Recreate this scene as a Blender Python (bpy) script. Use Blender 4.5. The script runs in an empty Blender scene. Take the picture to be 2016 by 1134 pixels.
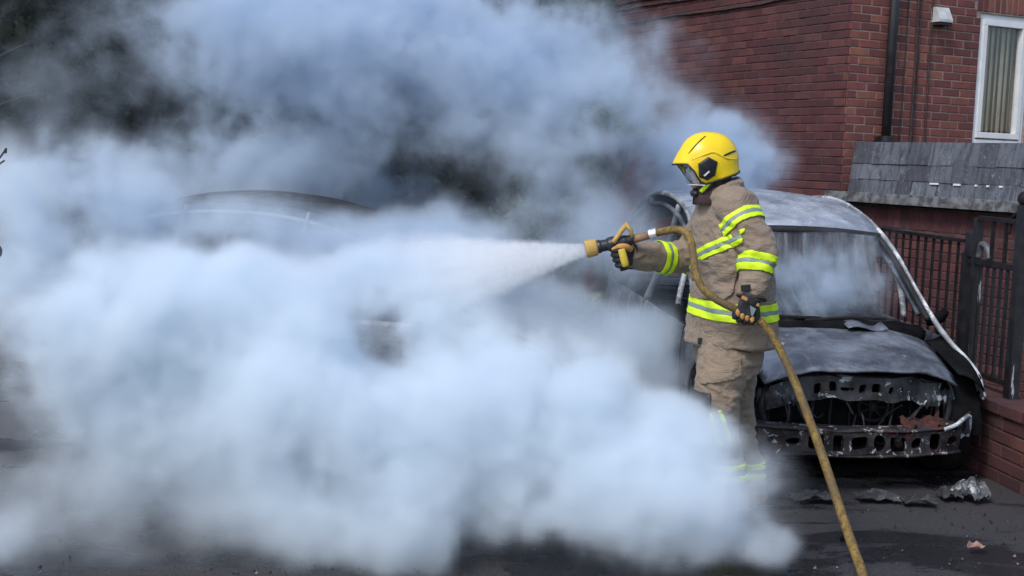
import bpy, bmesh, math, random
import numpy as np
from mathutils import Matrix, Vector, Euler, noise as mnoise

random.seed(7)
RNG = np.random.default_rng(11)
scene = bpy.context.scene
COL = scene.collection
R = math.radians

# ------------------------------------------------------------------ camera
FPX = 2450.0                      # focal length in photo pixels (photo is 2016 px wide)
CAM_H = 1.70
PITCH, ROLL = R(6.03), R(2.0)
cam_data = bpy.data.cameras.new('camera')
cam = bpy.data.objects.new('camera', cam_data)
COL.objects.link(cam)
cam_data.sensor_width = 36.0
cam_data.lens = 36.0 * FPX / 2016.0
cam_data.clip_start = 0.05
cam_data.clip_end = 400.0
CAM_ROT = Matrix.Rotation(R(90) - PITCH, 4, 'X') @ Matrix.Rotation(ROLL, 4, 'Z')
cam.matrix_world = Matrix.Translation((0, 0, CAM_H)) @ CAM_ROT
scene.camera = cam

# ------------------------------------------------------------------ sky and sun (overcast)
SUN_ELEV, SUN_ROT = R(50), R(218)
world = bpy.data.worlds.new('World')
scene.world = world
world.use_nodes = True
wn = world.node_tree.nodes
wl = world.node_tree.links
wn.clear()
sky = wn.new('ShaderNodeTexSky')
sky.sky_type = 'NISHITA'
sky.sun_disc = False
sky.sun_elevation = SUN_ELEV
sky.sun_rotation = SUN_ROT
sky.air_density = 1.0
sky.dust_density = 2.0
sky.ozone_density = 1.0
bg = wn.new('ShaderNodeBackground')
bg.inputs['Strength'].default_value = 0.15
wo = wn.new('ShaderNodeOutputWorld')
wl.new(sky.outputs[0], bg.inputs['Color'])
wl.new(bg.outputs[0], wo.inputs['Surface'])
sun_data = bpy.data.lights.new('sun', 'SUN')
sun_data.energy = 1.35
sun_data.angle = R(14)
sun_data.color = (1.0, 0.965, 0.92)
sun = bpy.data.objects.new('sun', sun_data)
COL.objects.link(sun)
# direction towards the sun: the sky node turns its sun clockwise from +Y
sdir = Vector((math.sin(SUN_ROT) * math.cos(SUN_ELEV), math.cos(SUN_ROT) * math.cos(SUN_ELEV), math.sin(SUN_ELEV)))
sun.rotation_euler = sdir.to_track_quat('Z', 'Y').to_euler()
sun.location = (0, 0, 12)

# ------------------------------------------------------------------ exposure and render settings
vs = scene.view_settings
vs.view_transform = 'Standard'
vs.look = 'None'
vs.gamma = 1.0
vs.use_curve_mapping = False
vs.exposure = 0.5
cy = scene.cycles
cy.max_bounces = 12
cy.diffuse_bounces = 3
cy.glossy_bounces = 2
cy.transmission_bounces = 4
cy.volume_bounces = 9
cy.transparent_max_bounces = 8
cy.volume_step_rate = 6.0
cy.volume_max_steps = 256
cy.use_denoising = True
cy.sample_clamp_indirect = 4.0
cy.caustics_reflective = False
cy.caustics_refractive = False

# ------------------------------------------------------------------ helpers
def at(px, py, Y):
    """World point at distance Y in front of the camera that the photo shows at pixel px, py."""
    d = CAM_ROT.to_3x3() @ Vector(((px - 1008.0) / FPX, -(py - 567.0) / FPX, -1.0))
    return Vector((0, 0, CAM_H)) + d * (Y / d.y)

def tag(o, label=None, cat=None, group=None, kind=None):
    if label: o['label'] = label
    if cat: o['category'] = cat
    if group: o['group'] = group
    if kind: o['kind'] = kind
    return o

def empty(name, loc=(0, 0, 0), rz=0.0):
    o = bpy.data.objects.new(name, None)
    o.empty_display_size = 0.1
    COL.objects.link(o)
    o.location = loc
    o.rotation_euler = (0, 0, rz)
    return o

def link_mesh(name, me, mat=None, parent=None):
    o = bpy.data.objects.new(name, me)
    COL.objects.link(o)
    if mat is not None and len(me.materials) == 0:
        me.materials.append(mat)
    if parent is not None:
        o.parent = parent
    return o

def copy_tree(o, parent=None):
    c = o.copy()
    COL.objects.link(c)
    c.parent = parent
    for ch in list(o.children):
        copy_tree(ch, c)
    return c

class MB:
    """Collects simple shapes into one mesh."""
    def __init__(self):
        self.v, self.f = [], []
    def add(self, vs_, fs_):
        n = len(self.v)
        self.v += [tuple(p) for p in vs_]
        self.f += [tuple(i + n for i in f) for f in fs_]
        return self
    def box(self, c, s, m=None):
        hx, hy, hz = s[0] / 2, s[1] / 2, s[2] / 2
        p = [Vector((x, y, z)) for z in (-hz, hz) for y in (-hy, hy) for x in (-hx, hx)]
        if m is not None: p = [m @ q for q in p]
        p = [q + Vector(c) for q in p]
        return self.add(p, [(0, 2, 3, 1), (4, 5, 7, 6), (0, 1, 5, 4), (2, 6, 7, 3), (0, 4, 6, 2), (1, 3, 7, 5)])
    def cbox(self, c, s, ch, m=None):
        """Box with chamfered edges."""
        bm = bmesh.new()
        bmesh.ops.create_cube(bm, size=1.0)
        for q in bm.verts: q.co = Vector((q.co.x * s[0], q.co.y * s[1], q.co.z * s[2]))
        bmesh.ops.bevel(bm, geom=list(bm.edges), offset=ch, segments=2, affect='EDGES', profile=0.7)
        bm.verts.index_update()
        p = [(m @ q.co if m is not None else q.co) + Vector(c) for q in bm.verts]
        f = [[q.index for q in fa.verts] for fa in bm.faces]
        bm.free()
        return self.add(p, f)
    def tube(self, pts, rad, n=8, cap=True, flat=1.0, up=None):
        """Swept tube; rad is a number or a list; flat squeezes it along its second axis."""
        pts = [Vector(p) for p in pts]
        if not hasattr(rad, '__len__'): rad = [rad] * len(pts)
        N = None; base = len(self.v); rows = []
        for i, p in enumerate(pts):
            t = (pts[min(i + 1, len(pts) - 1)] - pts[max(i - 1, 0)])
            if t.length < 1e-9: t = Vector((0, 0, 1))
            t.normalize()
            if N is None:
                a = Vector(up) if up is not None else (Vector((0, 0, 1)) if abs(t.z) < 0.9 else Vector((1, 0, 0)))
                N = (a - t * a.dot(t)).normalized()
            else:
                N = (N - t * N.dot(t)).normalized()
            B = t.cross(N)
            row = []
            for k in range(n):
                a = 2 * math.pi * k / n
                self.v.append(tuple(p + (N * math.cos(a) + B * math.sin(a) * flat) * rad[i]))
                row.append(len(self.v) - 1)
            rows.append(row)
        for i in range(len(rows) - 1):
            for k in range(n):
                self.f.append((rows[i][k], rows[i][(k + 1) % n], rows[i + 1][(k + 1) % n], rows[i + 1][k]))
        if cap:
            self.f.append(tuple(reversed(rows[0]))); self.f.append(tuple(rows[-1]))
        return self
    def rings(self, rings, cap=True):
        """Loft through closed rings that all have the same number of points."""
        rows = []
        for r in rings:
            n0 = len(self.v)
            self.v += [tuple(p) for p in r]
            rows.append(list(range(n0, n0 + len(r))))
        n = len(rows[0])
        for i in range(len(rows) - 1):
            for k in range(n):
                self.f.append((rows[i][k], rows[i][(k + 1) % n], rows[i + 1][(k + 1) % n], rows[i + 1][k]))
        if cap:
            self.f.append(tuple(reversed(rows[0]))); self.f.append(tuple(rows[-1]))
        return self
    def grid(self, P, skip=None):
        """P[i][j] grid of points; skip(i, j) leaves a cell open."""
        base = len(self.v); ni, nj = len(P), len(P[0])
        for row in P:
            self.v += [tuple(p) for p in row]
        for i in range(ni - 1):
            for j in range(nj - 1):
                if skip is not None and skip(i, j): continue
                a = base + i * nj + j
                self.f.append((a, a + 1, a + nj + 1, a + nj))
        return self
    def ball(self, c, r, nu=12, nv=8, m=None):
        P = []
        for i in range(nv + 1):
            th = math.pi * i / nv
            row = []
            for j in range(nu):
                ph = 2 * math.pi * j / nu
                q = Vector((r[0] * math.sin(th) * math.cos(ph), r[1] * math.sin(th) * math.sin(ph), r[2] * math.cos(th)))
                if m is not None: q = m @ q
                row.append(q + Vector(c))
            P.append(row)
        base = len(self.v)
        for row in P: self.v += [tuple(p) for p in row]
        for i in range(nv):
            for j in range(nu):
                self.f.append((base + i * nu + j, base + i * nu + (j + 1) % nu, base + (i + 1) * nu + (j + 1) % nu, base + (i + 1) * nu + j))
        return self
    def mesh(self, name, smooth=False, weld=False):
        me = bpy.data.meshes.new(name)
        me.from_pydata(self.v, [], self.f)
        me.validate(clean_customdata=False)
        bm = bmesh.new(); bm.from_mesh(me)
        if weld: bmesh.ops.remove_doubles(bm, verts=bm.verts, dist=1e-5)
        bmesh.ops.recalc_face_normals(bm, faces=bm.faces)
        bm.to_mesh(me); bm.free()
        if smooth: me.polygons.foreach_set('use_smooth', [True] * len(me.polygons))
        return me
    def build(self, name, mat=None, parent=None, smooth=False, weld=False):
        return link_mesh(name, self.mesh(name, smooth, weld), mat, parent)

def catmull(pts, n=8):
    """Smooth curve through points (of any dimension)."""
    P = [np.array(p, float) for p in pts]
    out = []
    for i in range(len(P) - 1):
        p0, p1, p2, p3 = P[max(i - 1, 0)], P[i], P[i + 1], P[min(i + 2, len(P) - 1)]
        for k in range(n):
            t = k / n
            out.append(0.5 * ((2 * p1) + (-p0 + p2) * t + (2 * p0 - 5 * p1 + 4 * p2 - p3) * t * t + (-p0 + 3 * p1 - 3 * p2 + p3) * t ** 3))
    out.append(P[-1])
    return out

def modded(me, mods):
    """The mesh me after modifiers: [(type, {settings}), ...]."""
    if len(mods) == 1 and mods[0][0] == 'SOLIDIFY':          # quick path without a scene update
        th, of = mods[0][1]['thickness'], mods[0][1]['offset']
        me.update()
        co = [v.co.copy() for v in me.vertices]; no = [v.normal.copy() for v in me.vertices]
        n = len(co)
        V = [c + m_ * (th * (of + 1.0) / 2.0) for c, m_ in zip(co, no)] + [c + m_ * (th * (of - 1.0) / 2.0) for c, m_ in zip(co, no)]
        F = [tuple(p.vertices) for p in me.polygons]
        cnt = {}
        for f in F:
            for a, b_ in zip(f, f[1:] + f[:1]): cnt.setdefault((min(a, b_), max(a, b_)), []).append((a, b_))
        G = F + [tuple(i + n for i in reversed(f)) for f in F]
        G += [(e[0][1], e[0][0], e[0][0] + n, e[0][1] + n) for e in cnt.values() if len(e) == 1]
        out = bpy.data.meshes.new(me.name)
        out.from_pydata(V, [], G)
        bpy.data.meshes.remove(me)
        return out
    o = bpy.data.objects.new('tmp', me)
    COL.objects.link(o)
    for ty, st in mods:
        m = o.modifiers.new(ty, ty)
        for k, v in st.items(): setattr(m, k, v)
    dg = bpy.context.evaluated_depsgraph_get()
    out = bpy.data.meshes.new_from_object(o.evaluated_get(dg))
    bpy.data.objects.remove(o)
    bpy.data.meshes.remove(me)
    return out

# ------------------------------------------------------------------ materials
class NT:
    """Small helper to write node trees."""
    def __init__(self, tree):
        self.t = tree
    def n(self, typ, ins=None, **kw):
        nd = self.t.nodes.new(typ)
        for k, v in kw.items(): setattr(nd, k, v)
        for k, v in (ins or {}).items(): self.set(nd.inputs[k], v)
        return nd
    def set(self, sock, v):
        if isinstance(v, bpy.types.NodeSocket): self.t.links.new(v, sock)
        elif isinstance(v, bpy.types.Node): self.t.links.new(v.outputs[0], sock)
        else: sock.default_value = v
    def math(self, op, a, b=0.0, c=0.0, clamp=False):
        nd = self.t.nodes.new('ShaderNodeMath'); nd.operation = op; nd.use_clamp = clamp
        self.set(nd.inputs[0], a); self.set(nd.inputs[1], b); self.set(nd.inputs[2], c)
        return nd.outputs[0]
    def vmath(self, op, a, b=None, out=0):
        nd = self.t.nodes.new('ShaderNodeVectorMath'); nd.operation = op
        self.set(nd.inputs[0], a)
        if b is not None:
            self.set(nd.inputs['Scale'] if op == 'SCALE' else nd.inputs[1], b)
        return nd.outputs[out]
    def noise(self, vec, scale, detail=3.0, rough=0.55, dist=0.0, out=0):
        nd = self.n('ShaderNodeTexNoise', {'Scale': scale, 'Detail': detail, 'Roughness': rough, 'Distortion': dist})
        if vec is not None: self.set(nd.inputs['Vector'], vec)
        return nd.outputs[out]
    def mix(self, fac, a, b, mode='MIX'):
        nd = self.t.nodes.new('ShaderNodeMix'); nd.data_type = 'RGBA'; nd.blend_type = mode
        self.set(nd.inputs['Factor'], fac)
        self.set(nd.inputs[6], a); self.set(nd.inputs[7], b)
        return nd.outputs[2]
    def step(self, v, lo, hi, a=0.0, b=1.0):
        nd = self.n('ShaderNodeMapRange', interpolation_type='SMOOTHSTEP')
        self.set(nd.inputs[0], v)
        for i, q in enumerate((lo, hi, a, b)): self.set(nd.inputs[i + 1], q)
        return nd.outputs[0]

def c4(c): return (c[0], c[1], c[2], 1.0)

def new_mat(name):
    m = bpy.data.materials.new(name)
    m.use_nodes = True
    m.node_tree.nodes.clear()
    t = NT(m.node_tree)
    out = t.n('ShaderNodeOutputMaterial')
    b = t.n('ShaderNodeBsdfPrincipled')
    m.node_tree.links.new(b.outputs[0], out.inputs[0])
    return m, t, b, out

def worn(name, c1, c2, scale=6.0, rough=0.7, metal=0.0, bump=0.0, bscale=40.0, c3=None, s3=20.0, lo3=0.6, hi3=0.7, lo=0.35, hi=0.65, spec=0.5):
    """General surface: two tones by noise, an optional third in blotches, fine relief."""
    m, t, b, out = new_mat(name)
    tc = t.n('ShaderNodeTexCoord').outputs['Object']
    col = t.mix(t.step(t.noise(tc, scale, 5.0, 0.6), lo, hi), c4(c1), c4(c2))
    if c3 is not None:
        col = t.mix(t.step(t.noise(tc, s3, 4.0, 0.65, 0.4), lo3, hi3), col, c4(c3))
    t.set(b.inputs['Base Color'], col)
    t.set(b.inputs['Roughness'], t.step(t.noise(tc, scale * 2.3, 3.0), 0.2, 0.8, max(rough - 0.12, 0.05), min(rough + 0.12, 1.0)))
    b.inputs['Metallic'].default_value = metal
    b.inputs['Specular IOR Level'].default_value = spec
    if bump > 0:
        bp = t.n('ShaderNodeBump', {'Strength': bump, 'Distance': 0.01, 'Height': t.noise(tc, bscale, 4.0, 0.6)})
        t.set(b.inputs['Normal'], bp)
    return m
# ------------------------------------------------------------------ ground
def asphalt_mat():
    m, t, b, out = new_mat('wet_sooty_asphalt')
    tc = t.n('ShaderNodeTexCoord').outputs['Object']
    big = t.noise(tc, 0.9, 5.0, 0.6)
    fine = t.noise(tc, 55.0, 3.0, 0.7)
    grit = t.n('ShaderNodeTexVoronoi', {'Vector': tc, 'Scale': 130.0}).outputs['Distance']
    col = t.mix(t.step(big, 0.3, 0.7), c4((0.016, 0.0165, 0.020)), c4((0.036, 0.035, 0.040)))
    col = t.mix(t.step(fine, 0.35, 0.75), col, c4((0.052, 0.049, 0.050)))
    col = t.mix(t.step(t.noise(tc, 2.3, 6.0, 0.7, 0.8), 0.60, 0.78), col, c4((0.009, 0.009, 0.011)))
    col = t.mix(t.step(t.noise(tc, 75.0, 2.0, 0.5), 0.73, 0.78), col, c4((0.22, 0.20, 0.19)))
    wet = t.step(t.noise(t.vmath('MULTIPLY', tc, (0.8, 1.5, 1.0)), 1.1, 6.0, 0.62, 0.6), 0.46, 0.56)
    col = t.mix(wet, col, t.mix(0.55, col, c4((0.012, 0.012, 0.015))))
    t.set(b.inputs['Base Color'], col)
    t.set(b.inputs['Roughness'], t.math('ADD', t.step(wet, 0.0, 1.0, 0.78, 0.16), t.math('MULTIPLY', fine, 0.15)))
    h = t.math('MULTIPLY', t.math('ADD', t.math('MULTIPLY', grit, 0.6), t.math('MULTIPLY', fine, 0.6)), t.step(wet, 0.0, 1.0, 1.0, 0.25))
    t.set(b.inputs['Normal'], t.n('ShaderNodeBump', {'Strength': 0.6, 'Distance': 0.012, 'Height': h}))
    return m

def build_ground():
    xs = [-150, -60, -20] + [(-8 + 0.125 * i) for i in range(129)] + [20, 60, 150]
    ys = [-40, -8, 0, 2] + [3.5 + 0.125 * i for i in range(73)] + [16, 25, 60, 150, 300]
    P = []
    for y in ys:
        row = []
        for x in xs:
            z = 0.0
            if -8 < x < 8 and 3.5 < y < 12.5:
                z = 0.012 * (mnoise.noise(Vector((x * 0.7, y * 0.7, 3.3)))) + 0.004 * mnoise.noise(Vector((x * 3, y * 3, 1.3)))
            row.append((x, y, z))
        P.append(row)
    tag(MB().grid(P).build('ground', asphalt_mat(), smooth=True), kind='structure')
build_ground()

# ------------------------------------------------------------------ brickwork
def brick_mat(name, a, b_, c, soot=0.0):
    m, t, b, out = new_mat(name)
    tc = t.n('ShaderNodeTexCoord').outputs['Object']
    oi = t.n('ShaderNodeObjectInfo').outputs['Random']
    geo = t.n('ShaderNodeNewGeometry')
    rnd = t.math('FRACT', t.math('ADD', oi, geo.outputs['Random Per Island']))
    col = t.mix(t.step(rnd, 0.05, 0.6), c4(a), c4(b_))
    col = t.mix(t.step(rnd, 0.72, 1.0), col, c4(c))
    wp = t.n('ShaderNodeNewGeometry').outputs['Position']
    n1 = t.noise(wp, 9.0, 4.0, 0.6)
    n2 = t.noise(wp, 70.0, 3.0, 0.7)
    col = t.mix(t.step(n1, 0.3, 0.75, 0.0, 0.45), col, c4((a[0] * 0.55, a[1] * 0.6, a[2] * 0.7)))
    col = t.mix(t.step(n2, 0.60, 0.8, 0.0, 0.5), col, c4((b_[0] * 1.25, b_[1] * 1.35, b_[2] * 1.3)))
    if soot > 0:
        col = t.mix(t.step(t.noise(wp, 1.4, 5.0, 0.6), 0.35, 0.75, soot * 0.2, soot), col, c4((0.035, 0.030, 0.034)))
    t.set(b.inputs['Base Color'], col)
    b.inputs['Roughness'].default_value = 0.88
    b.inputs['Specular IOR Level'].default_value = 0.25
    t.set(b.inputs['Normal'], t.n('ShaderNodeBump', {'Strength': 0.5, 'Distance': 0.006, 'Height': t.noise(wp, 60.0, 4.0, 0.65)}))
    return m

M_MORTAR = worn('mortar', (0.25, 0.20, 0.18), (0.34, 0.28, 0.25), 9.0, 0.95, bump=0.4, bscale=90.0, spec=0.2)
M_MORTAR_DARK = worn('mortar_dark', (0.060, 0.042, 0.042), (0.11, 0.078, 0.075), 5.0, 0.95, bump=0.4, bscale=90.0, spec=0.2)  # darker copy of the mortar; the gable's shade is put into its colour
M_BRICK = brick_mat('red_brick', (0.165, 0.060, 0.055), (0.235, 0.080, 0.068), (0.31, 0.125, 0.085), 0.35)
M_BRICK_SHADED = brick_mat('shaded_gable_brick', (0.088, 0.031, 0.035), (0.125, 0.041, 0.042), (0.165, 0.060, 0.052), 0.6)  # same brick, darkened: the left-facing walls' shade is put into the colour
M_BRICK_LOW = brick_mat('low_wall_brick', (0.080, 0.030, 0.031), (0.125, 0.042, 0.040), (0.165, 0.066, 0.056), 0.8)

BRICK_CACHE = {}
def brick_mesh(L, H, D=0.05, key='brick'):
    """Brick whose face lies in local XZ and looks along -Y; its front edges are worn."""
    k = (key, round(L, 3), round(H, 3), round(D, 3))
    if k in BRICK_CACHE: return BRICK_CACHE[k]
    c = 0.004
    hx, hz = L / 2, H / 2
    v = []
    for (x, z, y) in ((hx, hz, D), (hx, hz, c), (hx - c, hz - c, 0.0)):
        v += [(-x, y, -z), (x, y, -z), (x, y, z), (-x, y, z)]
    f = []
    for r in (0, 4):
        for i in range(4):
            f.append((r + i, r + (i + 1) % 4, r + 4 + (i + 1) % 4, r + 4 + i))
    f.append((8, 9, 10, 11))
    me = bpy.data.meshes.new(key.split('|')[0])
    me.from_pydata(v, [], f)
    bm = bmesh.new(); bm.from_mesh(me)
    bmesh.ops.recalc_face_normals(bm, faces=bm.faces)
    bm.to_mesh(me); bm.free()
    BRICK_CACHE[k] = me
    return me

def face_frame(origin, d):
    """Matrix whose X runs along the wall (direction d), Z up and -Y looks out of the wall."""
    dx = Vector((d[0], d[1], 0)).normalized()
    n = dx.cross(Vector((0, 0, 1)))           # outward for a wall walked with its face on the right
    m = Matrix.Identity(4)
    m.col[0][:3] = dx; m.col[1][:3] = -n; m.col[2][:3] = (0, 0, 1)
    m.col[3][:3] = origin
    return m

def lay_bricks(u0, u1, z0, z1, holes=(), start=0, soldier=()):
    """Stretcher bond: list of (u centre, z centre, length, height)."""
    out = []
    row = 0
    z = z0
    while z + 0.065 <= z1 + 1e-6:
        u = u0 - (0.1125 if (row + start) % 2 else 0.0)
        while u < u1:
            a, b = max(u + 0.005, u0), min(u + 0.22, u1)
            segs = [(a, b)]
            for (h0, h1, hz0, hz1) in holes:
                if z + 0.065 > hz0 and z < hz1:
                    ns = []
                    for (p, q) in segs:
                        if q <= h0 or p >= h1: ns.append((p, q)); continue
                        if p < h0: ns.append((p, h0 - 0.005))
                        if q > h1: ns.append((h1 + 0.005, q))
                    segs = ns
            for (p, q) in segs:
                if q - p > 0.03: out.append(((p + q) / 2, z + 0.0325, q - p, 0.065))
            u += 0.225
        z += 0.075; row += 1
    return out

def photo_px(p):
    q = cam.matrix_world.inverted() @ Vector(p)
    if q.z > -0.1: return None
    return (1008 + FPX * q.x / -q.z, 567 - FPX * q.y / -q.z)
cam.matrix_world = cam.matrix_world  # keep the matrix current

def place_bricks(bricks, frame, mat, parent, n_own, D=0.05, proud=0.006, view=None, name='brick'):
    """The n_own bricks that show largest become parts; the others one joined part."""
    inv = Matrix.Translation((0, 0, CAM_H)) @ CAM_ROT
    inv = inv.inverted()
    sc = []
    for i, (u, z, L, H) in enumerate(bricks):
        w = frame @ Vector((u, 0, z))
        q = inv @ w
        s = -1.0
        if q.z < -0.1:
            x, y = 1008 + FPX * q.x / -q.z, 567 - FPX * q.y / -q.z
            if -20 < x < 2036 and -20 < y < 1150 and (view is None or view(x, y)):
                s = L * H * (FPX / -q.z) ** 2
        sc.append((s, i))
    sc.sort(reverse=True)
    own = set(i for s, i in sc[:n_own] if s > 0)
    rest = MB()
    rr = random.Random(5)
    for i, (u, z, L, H) in enumerate(bricks):
        dy = -proud + rr.uniform(-0.0025, 0.0025)
        if i in own:
            ql = round(L / 0.005) * 0.005
            me = brick_mesh(ql, H, D, name + '|' + mat.name)
            if not me.materials: me.materials.append(mat)
            o = bpy.data.objects.new(name, me)
            COL.objects.link(o)
            o.parent = parent
            o.location = frame_local(parent, frame) @ Vector((u, dy, z))
            o.rotation_euler = (rr.uniform(-0.006, 0.006), rr.uniform(-0.006, 0.006), rr.uniform(-0.008, 0.008))
        else:
            me = brick_mesh(L, H, D, name + '_rest')
            rest.add([(Vector(v.co) + Vector((u, dy, z))) for v in me.vertices], [tuple(p.vertices) for p in me.polygons])
    if rest.v:
        o = rest.build('brickwork', mat, parent)
        o['kind'] = 'stuff'
    return len(own)

def frame_local(parent, frame):
    return Matrix.Identity(4)      # wall parts carry their frame as their own transform

def wall_part(name, frame, parent, rects, mat, thick=0.2):
    """Mortar body of a wall: boxes in wall coordinates (u0, u1, z0, z1), set behind the brick faces."""
    mb = MB()
    for (a, b, c, d) in rects:
        mb.box(((a + b) / 2, thick / 2, (c + d) / 2), (b - a, thick, d - c))
    o = mb.build(name, mat, parent)
    o.matrix_local = frame
    return o

# ------------------------------------------------------------------ the house
HC = at(1665, 200, 11.2); HC.z = 0.0                 # the corner of the house
DL = Vector((-0.438, 0.899, 0)); DR = Vector((0.899, 0.438, 0))
M_WHITE = worn('white_window_frame', (0.68, 0.70, 0.72), (0.76, 0.77, 0.78), 5.0, 0.35, spec=0.5)
M_BLACK = worn('black_pipe', (0.012, 0.012, 0.014), (0.022, 0.022, 0.026), 6.0, 0.45)
M_CABLE = worn('old_cable', (0.02, 0.016, 0.016), (0.05, 0.035, 0.035), 12.0, 0.7)
M_VENT = worn('grey_vent', (0.42, 0.44, 0.46), (0.55, 0.57, 0.58), 9.0, 0.6)
M_DARK = worn('dark_interior', (0.012, 0.011, 0.010), (0.02, 0.018, 0.016), 3.0, 0.9)
def slate_mat():
    m, t, b, out = new_mat('roof_slate')
    wp = t.n('ShaderNodeNewGeometry').outputs['Position']
    rd = t.n('ShaderNodeObjectInfo').outputs['Random']
    col = t.mix(rd, c4((0.060, 0.066, 0.086)), c4((0.135, 0.150, 0.185)))
    st = t.noise(t.vmath('MULTIPLY', wp, (22.0, 22.0, 4.0)), 1.0, 5.0, 0.65, 0.4)
    col = t.mix(t.step(st, 0.42, 0.66, 0.0, 0.75), col, c4((0.030, 0.032, 0.040)))
    col = t.mix(t.step(t.noise(wp, 26.0, 5.0, 0.7), 0.58, 0.72, 0.0, 0.7), col, c4((0.27, 0.29, 0.32)))
    col = t.mix(t.step(t.noise(wp, 4.0, 4.0), 0.55, 0.72, 0.0, 0.5), col, c4((0.045, 0.055, 0.048)))
    t.set(b.inputs['Base Color'], col)
    b.inputs['Roughness'].default_value = 0.7
    t.set(b.inputs['Normal'], t.n('ShaderNodeBump', {'Strength': 0.7, 'Distance': 0.01, 'Height': t.noise(wp, 40.0, 5.0, 0.65)}))
    return m
M_SLATE = slate_mat()
M_FASCIA = worn('grimy_fascia', (0.055, 0.058, 0.064), (0.20, 0.21, 0.22), 14.0, 0.85, bump=0.4, bscale=30.0)

def glass_mat():
    m, t, b, out = new_mat('window_glass')
    b.inputs['Base Color'].default_value = (0.9, 0.95, 0.95, 1)
    b.inputs['Roughness'].default_value = 0.03
    b.inputs['Transmission Weight'].default_value = 1.0
    b.inputs['IOR'].default_value = 1.02
    g = t.n('ShaderNodeBsdfGlossy', {'Roughness': 0.04, 'Color': (0.9, 0.95, 1.0, 1)})
    tr = t.n('ShaderNodeBsdfTransparent', {'Color': (0.95, 0.96, 0.96, 1)})
    lw = t.n('ShaderNodeLayerWeight', {'Blend': 0.5})
    fr = t.n('ShaderNodeMath', {0: lw.outputs['Facing'], 1: 0.16}, operation='MULTIPLY')
    mx = t.n('ShaderNodeMixShader', {0: fr.outputs[0], 1: tr.outputs[0], 2: g.outputs[0]})
    m.node_tree.links.new(mx.outputs[0], out.inputs[0])
    return m
M_GLASS = glass_mat()

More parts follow.
